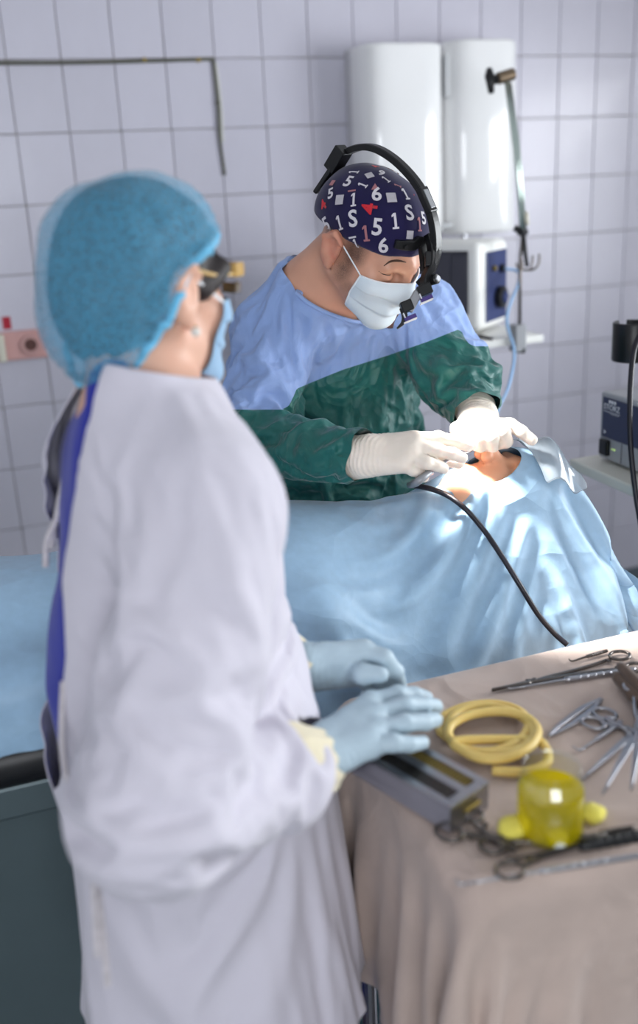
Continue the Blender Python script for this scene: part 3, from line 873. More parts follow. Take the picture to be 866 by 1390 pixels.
# ------------------------------------------------------------------ instrument table with beige cloth
TZ = .895
tx0, tx1, ty0, ty1 = .375, 1.24, .700, 1.125
t = thing('instrument_table', 'steel instrument table standing under the beige cloth', 'table', (.8, .91, 0))
boxobj('table_top', (tx0 + .022 - .8, ty0 + .022 - .91, TZ - .03), (tx1 - .8 - .022, ty1 - .022 - .91, TZ - .008), 'steel', t, .010, 3)
for sx in (tx0 - .8 + .03, tx1 - .8 - .03):
    for sy in (ty0 - .91 + .03, ty1 - .91 - .03):
        cylobj('leg', (sx, sy, .0), (sx, sy, TZ - .03), .0125, 'steel', t, 14)
boxobj('lower_shelf', (tx0 - .8 + .02, ty0 - .91 + .02, .28), (tx1 - .8 - .02, ty1 - .91 - .02, .295), 'steel', t, .004)
TBL = Sdf().box(((tx0 + tx1) / 2, (ty0 + ty1) / 2, TZ / 2 - .002), ((tx1 - tx0) / 2, (ty1 - ty0) / 2, TZ / 2), .014)
g = .014
nx, ny = int(1.30 / g) + 1, int(.98 / g) + 1
ux = tx0 - .34 + g * np.arange(nx); uy = ty0 - .40 + g * np.arange(ny)
GX, GY = np.meshgrid(ux, uy, indexing='ij')
st, sh, be, Fd = grid_cloth(nx, ny)
V0 = np.stack([GX.ravel(), GY.ravel(), np.full(GX.size, 0.0)], 1)
ex = np.clip(GX.ravel(), tx0, tx1); ey = np.clip(GY.ravel(), ty0, ty1)
ox = GX.ravel() - ex; oy = GY.ravel() - ey
Vs = np.stack([ex + .22 * ox, ey + .22 * oy, TZ + .004 - .97 * np.hypot(ox, oy)], 1)
Vs[:, 2] += .003 * fbm(V0, 35, 9); Vs[:, :2] += .004 * np.stack([fbm(V0, 28, 11), fbm(V0, 28, 12)], 1)
jit = 1.05 + .035 * fbm(V0, 18, 13)[st[:, 0]]
te = np.concatenate([tethers(nx, ny, 4), tethers(nx, ny, 12)])
WALLS = Sdf().add(TBL).add(lambda P: d_box(P, (.6, 1.445, .5), (.75, .232, .5), .02), k=0)
cl = Cloth(Vs, [(st, rest(V0, st) * jit, .9), (sh, rest(V0, sh), .25), (be, rest(V0, be), .08), (te, rest(V0, te) * 1.04, .7, 1)])
for s in range(120):
    cl.step((0, 0, -.0003 if s < 70 else -.0001), WALLS, .005, .95, 4, .7)
tc_ = new('table_cloth', fastmesh(cl.x, Fd), 'table_cloth', None, True)
tag(tc_, 'crumpled beige cotton cloth spread over the instrument table', 'cloth')
add_mod_solid(tc_, .0012); add_mod_subsurf(tc_, 1)
CLOTH_TOP = cl.x
def cloth_z(x, y, r=.02):
    d = np.hypot(CLOTH_TOP[:, 0] - x, CLOTH_TOP[:, 1] - y); m = (d < r) & (CLOTH_TOP[:, 2] > TZ - .03)
    return float(CLOTH_TOP[m, 2].max()) if m.any() else TZ + .002

# ------------------------------------------------------------------ people: shared helpers
def wrinkle(V, Fq, body, surplus, steps=60, thick=.003, g=(0, 0, -.00006), bend=.10, seed=1, amp=.003, freq=45, pin=None, iters=5, shear=.35, damp=.9, fric=.3, outer=None, lim=.006):
    """lengthen a garment against its body so that it buckles into folds"""
    E = edges_of(Fq); D = diagonals(Fq); B = bend_pairs(V, E)
    sf = lambda P: surplus if not callable(surplus) else surplus(P)
    mid = lambda Q: (V[Q[:, 0]] + V[Q[:, 1]]) / 2
    L = rest(V, E) * sf(mid(E)); LD = rest(V, D) * sf(mid(D)); LB = rest(V, B)
    w = np.ones(len(V))
    if pin is not None: w[pin] = 0
    X = V + (amp * fbm(V, freq, seed, 2))[:, None] * vnormals(V, Fq)
    c = Cloth(X, [(E, L, .9), (D, LD, shear), (B, LB * 1.03, bend)], w)
    def shell(c_):                                     # no ballooning: extra length has to fold
        d = outer(c_.x) - lim; m = (d > 0) & (c_.w > 0)
        if m.any(): c_.x[m] -= outer.grad(c_.x[m].astype(np.float32)) * np.minimum(d[m], .02)[:, None]
    for s in range(steps): c.step(g, body, thick, damp, iters, fric, shell if outer is not None else None)
    return c.x
def vnormals(V, Fq):
    n = np.cross(V[Fq[:, 2]] - V[Fq[:, 0]], V[Fq[:, 3]] - V[Fq[:, 1]])
    N = np.zeros_like(V)
    for k in range(4): np.add.at(N, Fq[:, k], n)
    return N / (np.linalg.norm(N, axis=1, keepdims=True) + 1e-12)
class Frame:
    def __init__(self, o, right, fwd, up): self.o = np.array(o, float); self.M = np.stack([right, fwd, up], 1)
    def __call__(self, x, y, z): return self.o + self.M @ np.array([x, y, z], float)
    def loc(self, P): return (np.asarray(P) - self.o) @ self.M
def head_frame(o, az_dir, pitch, roll=0.0):
    h = np.array([az_dir[0], az_dir[1], 0.0]); h /= np.linalg.norm(h)
    z = np.array([0, 0, 1.0])
    f = h * math.cos(pitch) - z * math.sin(pitch); u = h * math.sin(pitch) + z * math.cos(pitch)
    r = np.cross(f, u)
    r2 = r * math.cos(roll) + u * math.sin(roll); u2 = -r * math.sin(roll) + u * math.cos(roll)
    return Frame(o, r2, f, u2)
def head_sdf(S, H, scale=1.0, zs=1.0):
    T = lambda x, y, z: H(x * scale, y * scale, z * scale * zs)
    M = H.M; sc = scale
    zr = np.array((1, 1, zs))
    def E(c, r, k=.02, op=0): S.ell(T(*c), np.array(r) * zr * sc, M, k, op)
    E((0, -.008, .045), (.076, .098, .085))
    E((0, .042, -.030), (.062, .054, .072), .035)
    for s in (-1, 1):
        S.cap(T(s * .056, .002, -.052), T(s * .018, .082, -.102), .018 * sc, .016 * sc, .03)
        E((s * .044, .060, -.024), (.022, .022, .020), .025)
    E((0, .086, -.104), (.022, .018, .018), .02)
    S.cap(T(-.042, .080, .020), T(0, .089, .021), .011 * sc, .012 * sc, .016)
    S.cap(T(.042, .080, .020), T(0, .089, .021), .011 * sc, .012 * sc, .016)
    S.cap(T(0, .092, .006), T(0, .116, -.034), .0085 * sc, .0125 * sc, .014)
    for s in (-1, 1):
        E((s * .013, .104, -.037), (.009, .010, .008), .008)
        E((s * .033, .091, .001), (.019, .012, .011), .012, 1)
        E((s * .033, .0795, -.001), (.0145, .0125, .0115), .004)
    S.cap(T(-.020, .098, -.066), T(.020, .098, -.066), .0055 * sc, None, .008)
    S.cap(T(-.017, .098, -.075), T(.017, .098, -.075), .0065 * sc, None, .008)
    for s in (-1, 1):                                   # ears: helix rim, concha hollow, lobe
        S.ell(T(s * .083, -.012, -.004), np.array((.011, .021, .034)) * sc, M, .008)
        S.cap(T(s * .093, -.027, .010), T(s * .095, -.008, .032), .0045 * sc, .0045 * sc, .005)
        S.cap(T(s * .095, -.008, .032), T(s * .088, .009, .018), .0045 * sc, .004 * sc, .005)
        S.cap(T(s * .093, -.027, .010), T(s * .088, -.020, -.022), .0045 * sc, .004 * sc, .005)
        S.ell(T(s * .084, -.003, -.036), np.array((.006, .009, .010)) * sc, M, .006)
        S.ell(T(s * .097, -.006, .002), np.array((.011, .011, .018)) * sc, M, .004, 1)
    return T
def march(sdf, O, D, iso=0.0, n=40, tmax=3.0):
    t = np.zeros(len(O))
    for _ in range(n):
        d = sdf((O + D * t[:, None])) - iso
        t = np.minimum(t + np.maximum(d, 1e-5) * .8, tmax)
    return O + D * t[:, None]
def pixel_hit(sdf, px, py, iso=0.0):
    r = ray(px, py); r = r / np.linalg.norm(r)
    return march(sdf, np.array([CAM + r * .5]), np.array([r]), iso, 90)[0]
def mask_patch(face, T, M, nu=33, nv=45, top=-.004, bot=-.118, wid=62, pleat=.0055, off=.004):
    """pleated face mask: rays from inside the head fix a sheet over nose and chin, then it is pulled taut"""
    U, Vv = np.meshgrid(np.linspace(-1, 1, nu), np.linspace(0, 1, nv), indexing='ij')
    th = np.radians(wid) * U * (1.0 - .10 * np.abs(Vv - .45))
    zt = top + (.012 * (1 - np.abs(U)) ** 1.5) ; zz = zt * (1 - Vv) + (bot + .030 * np.abs(U) ** 1.6) * Vv
    C = np.stack([0 * U, .015 + 0 * U, zz], -1).reshape(-1, 3)
    el = np.radians(-4 - 42 * Vv ** 3)
    Dl = np.stack([np.sin(th) * np.cos(el), np.cos(th) * np.cos(el), np.sin(el)], -1).reshape(-1, 3)
    o = T(0, 0, 0)
    Cw = o + C @ M.T; Dw = Dl @ M.T
    P = march(face, Cw + Dw * .26, -Dw, off, 60, .4)
    G = P.reshape(nu, nv, 3).copy(); base = G.copy()
    for it in range(60):
        A = G.copy()
        A[1:-1, 1:-1] = (G[:-2, 1:-1] + G[2:, 1:-1] + G[1:-1, :-2] + G[1:-1, 2:]) / 4
        A[1:-1, 0] = (G[:-2, 0] + G[2:, 0]) / 2 * .5 + G[1:-1, 0] * .5; A[1:-1, -1] = (G[:-2, -1] + G[2:, -1]) / 2 * .7 + G[1:-1, -1] * .3
        Q = A.reshape(-1, 3); d = face(Q) - off; g_ = face.grad(Q.astype(np.float32))
        Q = Q + g_ * np.maximum(-d, 0)[:, None]
        G = Q.reshape(nu, nv, 3)
    s = (Vv * 4) % 1.0
    edge = np.clip((1 - np.abs(U)) * 6, 0, 1) * (Vv > .10) * (Vv < .80)
    N = Dw.reshape(nu, nv, 3)
    G = G + N * (pleat * (s - .3) * edge)[..., None] + N * .0015
    I = np.arange(nu * nv).reshape(nu, nv)
    Fq = np.stack([I[:-1, :-1].ravel(), I[:-1, 1:].ravel(), I[1:, 1:].ravel(), I[1:, :-1].ravel()], 1)
    return G, Fq
def strip(name, pts, wid, thick, nrm, m, parent, n=6):
    """flat band along a path; nrm gives the face normal at each point"""
    P = smooth_path(pts, n); L = len(P)
    N = [np.array(q, float) for q in nrm]; k = np.linspace(0, len(N) - 1, L)
    Ni = np.stack([np.interp(k, range(len(N)), [q[c] for q in N]) for c in range(3)], 1)
    wid = np.interp(k, range(len(N)), wid) if hasattr(wid, '__len__') else [wid] * L
    v, f = [], []
    for i in range(L):
        t = P[min(i + 1, L - 1)] - P[max(i - 1, 0)]; t = t / np.linalg.norm(t)
        s = np.cross(t, Ni[i]); s /= np.linalg.norm(s); nn = np.cross(s, t)
        a, h = wid[i] / 2, thick / 2
        for u, w in ((-a, -h), (-a * .8, -h), (a * .8, -h), (a, -h), (a, h), (a * .75, h * 1.3), (-a * .75, h * 1.3), (-a, h)): v.append(P[i] + s * u + nn * w)
    for i in range(L - 1):
        for q in range(8): f.append((i * 8 + q, i * 8 + (q + 1) % 8, (i + 1) * 8 + (q + 1) % 8, (i + 1) * 8 + q))
    f.append(tuple(range(7, -1, -1))); f.append(tuple((L - 1) * 8 + q for q in range(8)))
    o = new(name, pydata(v, f), m, parent, False)
    bm = bmesh.new(); bm.from_mesh(o.data); bmesh.ops.recalc_face_normals(bm, faces=bm.faces); bm.to_mesh(o.data); bm.free()
    return o
def obox(name, c, ax, half, m, parent, bev=.002):
    """oriented box: ax is a 3x3 matrix of column axes"""
    o = boxobj(name, tuple(-np.array(half)), tuple(half), m, parent, bev)
    Mx = Matrix([list(r) + [0] for r in np.asarray(ax)] + [[0, 0, 0, 1]]); Mx = Matrix.Translation(Vector(c)) @ Mx
    o.data.transform(Mx); return o
def finger(S, pts, r0, r1, k=.004): S.chain(pts, list(np.linspace(r0, r1, len(pts))), k)
def make_glove(name, wrist, fore, knuckles, fingers, thumb, m, parent, r=.0105, cuff_r=.034, palm_r=.016, wrinkles=True, h=.0028, cuffs=True, cuff_flat=None):
    """wrist/fore: wrist centre and a point up the forearm; knuckles: 4 points; fingers: 4 point lists; thumb: points"""
    S = Sdf(); W_ = np.array(wrist); Fo = np.array(fore)
    K = [np.array(k) for k in knuckles]
    ax = (W_ - Fo) / np.linalg.norm(W_ - Fo)
    S.cap(Fo, W_, cuff_r * 1.06, cuff_r * .86, .015)
    side = (K[0] - K[3]); side /= np.linalg.norm(side)
    wi = [W_ + side * s for s in (.018, .006, -.006, -.018)]
    for i in range(4): S.cap(wi[i], K[i], .019, palm_r, .014)
    if thumb is not None:
        Tm = [np.array(p) for p in thumb]
        S.cap(W_ + side * .012 + ax * .010, Tm[0], .018, .016, .016)
        finger(S, Tm, r * 1.38, r * .95, .006)
    for i in range(4):
        pts = [K[i]] + [np.array(p) for p in fingers[i]]
        finger(S, pts, r * (1.18, 1.2, 1.15, 1.05)[i], r * (.84, .86, .84, .76)[i], .0035)
    allp = [W_, Fo] + K + [np.array(p) for fs in fingers for p in fs] + ([np.array(p) for p in thumb] if thumb is not None else [])
    lo = np.min(allp, 0) - .05; hi = np.max(allp, 0) + .05
    S.plane(Fo, Fo - W_, .003)
    V, Fq = skin(S, lo, hi, h)
    if wrinkles:                                     # latex creases around the wrist, fine ripples elsewhere
        N = vnormals(V, Fq); t = (V - W_) @ ax
        V = V + N * (.0011 * np.sin(t * 900 + 2.5 * fbm(V, 60, 4)) * np.exp(-((t - .005) / .028) ** 2) + .0006 * fbm(V, 160, 8))[:, None]
    o = new(name, fastmesh(V, Fq), m, parent, True)
    return o, S
cloth_mat('gown_blue', srgb(150, 176, 226), rough=.75, var=.05, nscale=22, weave=.12, wscale=700, crink=.55, crscale=15, trans=.05, crstretch=(1.5, 1.2, .55), crwarp=.5)
cloth_mat('gown_green', srgb(16, 98, 92), rough=.5, var=.16, nscale=14, weave=.12, wscale=700, crink=.65, crscale=17, spec=.5, crstretch=(1.3, 1.2, .8), crwarp=.5)
cloth_mat('cap_navy', srgb(25, 19, 66), rough=.85, var=.12, nscale=40, weave=.2)
cloth_mat('print_cloth', srgb(212, 208, 214), rough=.85, var=.05, nscale=60, weave=.2)
cloth_mat('print_gray', srgb(190, 186, 192), rough=.85, var=.12, nscale=120, weave=.2)
cloth_mat('print_red', srgb(204, 44, 56), rough=.85, var=.05, nscale=60, weave=.2)
cloth_mat('print_pink', srgb(168, 112, 118), rough=.85, var=.05, nscale=60, weave=.2)
cloth_mat('mask_blue', srgb(226, 238, 246), rough=.8, var=.03, nscale=40, weave=.2, trans=.15)
cloth_mat('mask_white', srgb(236, 240, 244), rough=.8, var=.02, nscale=40, weave=.2)
cloth_mat('binding', srgb(52, 84, 92), rough=.8, var=.06)
mat('glove_latex', srgb(240, 228, 214), rough=.42, var=.03, nscale=30, sub=.08, bump=.05, bscale=200)
mat('brow_hair', srgb(84, 58, 46), rough=.7, var=.3, nscale=400)
mat('hair_dark', srgb(34, 26, 24), rough=.55, var=.25, nscale=60, bump=.5, bscale=400, stretch=(1, 1, .3))
mat('skin_male', srgb(214, 160, 134), rough=.45, var=.07, nscale=26, sub=.10, bump=.08, bscale=260, bdist=.001)
def stubble_mix(m, col, attr='stubble', amt=1.5, sc_=900):
    nt = m.node_tree; b = nt.nodes['Principled BSDF']; src = b.inputs['Base Color'].links[0].from_socket
    at = nd(nt, 'ShaderNodeAttribute', attribute_name=attr)
    no = nd(nt, 'ShaderNodeTexNoise'); no.inputs['Scale'].default_value = sc_
    mu = nd(nt, 'ShaderNodeMath', operation='MULTIPLY'); nt.links.new(at.outputs['Fac'], mu.inputs[0]); nt.links.new(no.outputs[0], mu.inputs[1])
    m2 = nd(nt, 'ShaderNodeMath', operation='MULTIPLY'); nt.links.new(mu.outputs[0], m2.inputs[0]); m2.inputs[1].default_value = amt; m2.use_clamp = True
    mx = nd(nt, 'ShaderNodeMix', data_type='RGBA'); nt.links.new(m2.outputs[0], mx.inputs[0]); nt.links.new(src, mx.inputs[6]); mx.inputs[7].default_value = col
    nt.links.new(mx.outputs[2], b.inputs['Base Color'])
stubble_mix(MATS['skin_male'], srgb(196, 92, 74), 'flush', .75, 30)
stubble_mix(MATS['skin_male'], srgb(58, 42, 36))
mat('lens_dark', srgb(60, 40, 120), rough=.08, var=.05, coat=1.0)

# ------------------------------------------------------------------ the surgeon
SG = (.66, 1.87)
sg = thing('person', 'person in blue and green gown and number-print cap bending over the drape', 'person', (SG[0], SG[1], 0))
def under(o, root):
    """keep world-space geometry, parent to a root that stands at the feet"""
    o.parent = root; o.matrix_parent_inverse = Matrix.Translation(-Vector(root.location)); return o
H = head_frame(dep(500, 330, 1.63), (.50, -.87), math.radians(37), math.radians(-4))
neck_b = dep(428, 392, 1.735)
shR, elR, wrR = dep(374, 440, 1.79), dep(349, 590, 1.68), dep(487, 619, 1.545)
shL, elL, wrL = dep(572, 425, 1.83), dep(622, 508, 1.77), dep(647, 559, 1.683)
chest = np.array([.62, 1.79, 1.24]); belly = np.array([.655, 1.81, 1.04]); pel = np.array([.66, 1.86, .90])
B = Sdf()
T = head_sdf(B, H, 1.0, .88)
HEAD = Sdf(); HEAD.items = list(B.items)
B.cap(T(0, -.030, -.045), neck_b, .056, .066, .03)
B.cap(T(0, .02, -.07), neck_b + (chest - neck_b) * .2, .035, .05, .03)
B.ell(chest, (.175, .115, .20), None, .06)
B.ell(belly, (.16, .115, .16), None, .06); B.ell(pel, (.165, .115, .12), None, .06)
for s, (a, b, c) in ((1, (shR, elR, wrR)), (-1, (shL, elL, wrL))):
    B.cap(neck_b + (chest - neck_b) * .1, a, .05, .058, .05); B.cap(a, b, .052, .042, .03); B.cap(b, c, .042, .028, .02)
for s in (-1, 1):
    hip = pel + (s * .085, 0, -.03); knee = np.array([SG[0] + s * .10, SG[1] - .01, .50]); ank = np.array([SG[0] + s * .10, SG[1] + .02, .09])
    B.cap(hip, knee, .085, .055, .05); B.cap(knee, ank, .055, .038, .03); B.cap(ank, ank + (0, -.15, -.045), .036, .03, .02)
V, Fq = skin(B, (.15, 1.30, 0.0), (1.0, 2.05, 1.70), .0048)
ob = under(new('body', fastmesh(V, Fq), 'skin_male', None, True), sg)

def legwear(root, hips, trouser, seed, name='scrub_trousers'):
    S = Sdf()
    for hip, knee, ank in hips: S.cap(hip, knee, .092, .080, .05).cap(knee, ank + np.array([0, 0, .02]), .080, .070, .03)
    P = np.array([p for h_ in hips for p in h_])
    S.plane(np.array([0, 0, .075]), (0, 0, -1), .003)
    V, Fq = skin(S, P.min(0) - .13, P.max(0) + .13, .014)
    V = V + vnormals(V, Fq) * (.004 * fbm(V, 26, seed))[:, None]
    o = under(new(name, fastmesh(V, Fq), trouser, None, True), root); add_mod_subsurf(o, 1)
def shoe(root, ank, d, m):
    S = Sdf(); g_ = np.array([ank[0], ank[1], 0.0]); d = np.array(d, float)
    S.cap(g_ - d * .045 + [0, 0, .045], g_ + d * .02 + [0, 0, .05], .044, .044, .02).cap(g_ + d * .02 + [0, 0, .042], g_ + d * .155 + [0, 0, .034], .044, .036, .02)
    S.plane((0, 0, .0015), (0, 0, -1), .004)
    V, Fq = skin(S, g_ - .25 * np.array([1, 1, .1]), g_ + np.array([.25, .25, .13]), .008)
    under(new('shoe', fastmesh(V, Fq), m, None, True), root)
cloth_mat('trouser_green', srgb(60, 120, 112), rough=.85, var=.06)
mat('shoe_white', srgb(222, 222, 220), rough=.4, var=.03)
lg = [(pel + (s * .085, 0, -.03), np.array([SG[0] + s * .10, SG[1] - .01, .50]), np.array([SG[0] + s * .10, SG[1] + .02, .09])) for s in (-1, 1)]
legwear(sg, lg, 'trouser_green', 5)
for q_ in lg: shoe(sg, q_[2], (0, -1, 0), 'shoe_white')
# gown: surface around the body, lengthened so that it buckles
G = Sdf()
G.ell(chest + (0, .0, .01), (.200, .140, .215), None, .05)
G.ell(belly, (.195, .145, .19), None, .08)
G.cap(pel, (SG[0], SG[1], .45), .17, .22, .08)
cc = neck_b + (chest - neck_b) * .12
for (a, b, c) in ((shR, elR, wrR), (shL, elL, wrL)):
    G.cap(cc, a, .062, .075, .05); G.cap(a, b, .078, .072, .022); G.cap(b, c, .072, .044, .03)
G.cap(neck_b + (T(0, 0, 0) - neck_b) * .22, cc, .074, .085, .04)
INN = Sdf()
INN.ell(chest, (.170, .115, .20), None, .06).ell(belly, (.165, .12, .17), None, .06).cap(pel, (SG[0], SG[1], .45), .15, .18, .06)
for (a, b, c) in ((shR, elR, wrR), (shL, elL, wrL)):
    INN.cap(cc, a, .05, .06, .05).cap(a, b, .056, .046, .03).cap(b, c, .046, .032, .02)
V, Fq = skin(G, (.12, 1.30, .56), (1.0, 2.15, 1.55), .0085)
nd_ = (T(0, 0, 0) - neck_b); nd_ /= np.linalg.norm(nd_)
col_c = neck_b + nd_ * .012
cn = nd_ * .86 + np.array([-.10, .35, .40]) * .45; cn /= np.linalg.norm(cn)
phi = (V - col_c) @ cn
near = np.linalg.norm(V - col_c, axis=1) < .16
cutw = [np.where(np.linalg.norm(V - c, axis=1) < .09, (V - c) @ ((c - b) / np.linalg.norm(c - b)), -1.0) for (a, b, c) in ((shR, elR, wrR), (shL, elL, wrL))]
pin = np.where((near & (phi > -.02)) | (cutw[0] > -.004) | (cutw[1] > -.004))[0]
def sur(P):
    s = 1.115 + .05 * fbm(P, 9, 31)
    return np.clip(s, 1.05, 1.18)
VW = wrinkle(V, Fq, INN, sur, steps=52, seed=3, amp=.005, freq=95, pin=pin, bend=.03, iters=4, outer=G, lim=.006)
phi2 = np.where(near, (VW - col_c) @ cn, -1.0)
V2, keep, _ = iso_split(VW, Fq, phi2)
phi3 = V2[:, 2] * 0 - 1
def cutplane(V2, keep, c, d, rad):
    al = (V2 - c) @ d; off = np.linalg.norm((V2 - c) - al[:, None] * d, axis=1)
    ph = np.where((np.abs(al) < rad) & (off < .058), al, -1.0)
    Vn, k, _ = iso_split(V2, keep, ph); return Vn, k
for (a, b, c) in ((shR, elR, wrR), (shL, elL, wrL)):
    d = (c - b) / np.linalg.norm(c - b); V2, keep = cutplane(V2, keep, c + d * .005, d, .10)
# green lower front and sleeves: line read along the seam
dR = (elR - shR) / np.linalg.norm(elR - shR); dL = (elL - shL) / np.linalg.norm(elL - shL)
seam = [dep(300, 592, 1.60), dep(385, 590, 1.60), dep(402, 528, 1.62), dep(465, 502, 1.62), dep(528, 482, 1.64), dep(625, 446, 1.68), dep(700, 440, 1.7)]
sx_, sz_ = np.array([p[0] for p in seam]), np.array([p[2] for p in seam])
def pix_of(P):
    v = P - CAM; z = v @ F_; return 433 + FPX * (v @ R_) / z, 650 - FPX * (v @ U_) / z
pu, pv = pix_of(V2)
front = np.interp(pu, [250, 296, 388, 396, 402, 428, 465, 528, 580, 625, 634, 645, 720], [552, 556, 556, 545, 528, 517, 502, 482, 464, 446, 466, 470, 470])
green = pv - front
green = np.where(V2[:, 1] > 1.86, -40, green)          # the back of the gown stays blue
V3, blue, grn = iso_split(V2, keep, green)
og = under(new('gown', polymesh(V3, blue), 'gown_blue', None, True), sg)
op = new('reinforced_panel', polymesh(V3, grn), 'gown_green', None, True); op.parent = og
op['label'] = 'dark green coated panel and sleeves'
for o in (og, op): add_mod_subsurf(o, 1)
# neck binding of the gown: trace the open edge
def boundary(V, polys, c, rad):
    cnt = {}
    for p in polys:
        for k in range(len(p)):
            e = (p[k], p[(k + 1) % len(p)]); cnt[tuple(sorted(e))] = cnt.get(tuple(sorted(e)), 0) + 1
    be_ = [e for e, n in cnt.items() if n == 1 and np.linalg.norm(V[e[0]] - c) < rad]
    nb = {}
    for a, b in be_: nb.setdefault(a, []).append(b); nb.setdefault(b, []).append(a)
    if not nb: return []
    s = next(iter(nb)); loop = [s]; prev = None
    while True:
        n_ = [q for q in nb[loop[-1]] if q != prev]
        if not n_ or n_[0] == s or len(loop) > 3000: break
        prev = loop[-1]; loop.append(n_[0])
    return V[loop]
bl = boundary(V3, blue, col_c, .15)
if len(bl) > 10:
    bl = bl[::3]; bl = (bl + np.roll(bl, 1, 0) + np.roll(bl, -1, 0)) / 3
    o = tubeobj('neck_binding', list(bl), .0042, 'gown_blue', None, 8, 2, True); o.parent = og
# cap
CAPS = Sdf()
CAPS.ell(T(0, -.010, .048), (.0845, .1055, .0825), H.M, .01)
CAPS.ell(T(0, -.055, .030), (.072, .058, .060), H.M, .03)
pl_n = H.M @ np.array([0, .20, -1.0]); CAPS.plane(T(0, 0, .026), pl_n, .004)
bb = [T(x, y, z) for x in (-.11, .11) for y in (-.14, .12) for z in (-.06, .16)]
V, Fq = skin(CAPS, np.min(bb, 0), np.max(bb, 0), .0045)
N = vnormals(V, Fq); Lc = H.loc(V)
V = V + N * (.0012 * fbm(V, 40, 2) + .0010 * np.sin(Lc[:, 0] * 150) * np.exp(-((Lc[:, 2] - .03) / .03) ** 2))[:, None]
ocap = under(new('cap', fastmesh(V, Fq), 'cap_navy', None, True), sg)
# printed figures, laid on the cap surface
def decal(me, hit, rot, m, lift=.0022):
    n = CAPS.grad(hit[None].astype(np.float32))[0]
    up = U_ - n * (U_ @ n); up /= np.linalg.norm(up); rt = np.cross(up, n)
    c, s = math.cos(rot), math.sin(rot)
    rx, ry = rt * c + up * s, -rt * s + up * c
    v = np.array([p.co[:] for p in me.vertices])
    P = hit + v[:, :1] * rx + v[:, 1:2] * ry + n * .02
    Q = march(CAPS, P, np.repeat(-n[None], len(P), 0), lift, 40, .06)
    for p, q in zip(me.vertices, Q): p.co = q
    o = new('printed_figure', me, m, None); under_child(o, ocap); return o
def under_child(o, par):
    o.parent = par; o.matrix_parent_inverse = Matrix.Identity(4); return o
def one_mesh(h):
    w = h * .5; bm = bmesh.new()
    for q in (((-.42, -.5), (.42, -.5), (.42, -.38), (-.42, -.38)), ((-.15, -.38), (.17, -.38), (.17, .5), (-.15, .5)), ((-.42, .24), (-.15, .32), (-.15, .5), (-.42, .36))):
        bm.faces.new([bm.verts.new((x * w, y * h, 0)) for x, y in q])
    bmesh.ops.subdivide_edges(bm, edges=bm.edges, cuts=1, use_grid_fill=True); return bm_mesh(bm)
def cx_(x, y): return 380 + x / 3.331, 180 + y / 3.331
def sq_mesh(w, h, tri=False):
    bm = bmesh.new()
    if tri: bm.faces.new([bm.verts.new(p) for p in ((-w / 2, -h / 2, 0), (w / 2, -h / 2, 0), (0, h / 2, 0))])
    else: bmesh.ops.create_grid(bm, x_segments=4, y_segments=4, size=.5); [setattr(v, 'co', Vector((v.co.x * w, v.co.y * h, 0))) for v in bm.verts]
    return bm_mesh(bm)
FIG = [('1', 335, 182, 75, 'print_cloth', .020), ('5', 310, 225, -20, 'print_cloth', .021), ('#', 405, 197, 25, 'print_gray', .013), ('9', 458, 187, -25, 'print_cloth', .015),
       ('1', 478, 215, 40, 'print_cloth', .018), ('1', 375, 240, 60, 'print_cloth', .019), ('6', 437, 283, 0, 'print_cloth', .024), ('^', 430, 247, 0, 'print_pink', .013),
       ('#', 240, 230, -20, 'print_pink', .010), ('5', 232, 278, 10, 'print_cloth', .018), ('#', 272, 305, -6, 'print_gray', .0155), ('1', 335, 305, 0, 'print_cloth', .025),
       ('#', 503, 296, 6, 'print_gray', .0165), ('1', 565, 280, 15, 'print_cloth', .024), ('4', 200, 330, 35, 'print_red', .018), ('4', 408, 346, 80, 'print_red', .025),
       ('S', 332, 392, 0, 'print_cloth', .026), ('1', 272, 407, 5, 'print_cloth', .026), ('5', 214, 416, 12, 'print_cloth', .023), ('1', 185, 420, 0, 'print_pink', .021),
       ('1', 520, 400, 8, 'print_cloth', .028), ('S', 583, 366, 10, 'print_cloth', .025), ('5', 440, 430, -8, 'print_cloth', .026), ('1', 390, 455, 0, 'print_pink', .028),
       ('1', 628, 415, 10, 'print_pink', .025), ('5', 646, 390, 10, 'print_cloth', .020), ('#', 585, 462, 4, 'print_gray', .013), ('1', 345, 500, 0, 'print_cloth', .018),
       ('6', 467, 512, 0, 'print_cloth', .024), ('4', 622, 308, 60, 'print_red', .019), ('2', 150, 362, 20, 'print_cloth', .020), ('-', 327, 266, 0, 'print_pink', .014),
       ('-', 330, 472, 0, 'print_cloth', .015), ('1', 160, 425, 0, 'print_cloth', .018), ('4', 432, 158, 60, 'print_red', .012), ('1', 530, 243, 70, 'print_pink', .014)]
for ch, x, y, rot, m, sz in FIG:
    hit = pixel_hit(CAPS, *cx_(x, y))
    if np.linalg.norm(hit - T(0, 0, .04)) > .16: continue
    if ch == '#': me = sq_mesh(sz, sz * 1.05)
    elif ch == '^': me = sq_mesh(sz, sz, True)
    elif ch == '-': me = sq_mesh(sz, .003)
    elif ch == '1': me = one_mesh(sz * .92)
    else: me = text_mesh(ch, sz * 1.45, 0, 'CENTER', .0008)
    decal(me, hit, math.radians(rot), m)
rr = random.Random(4)
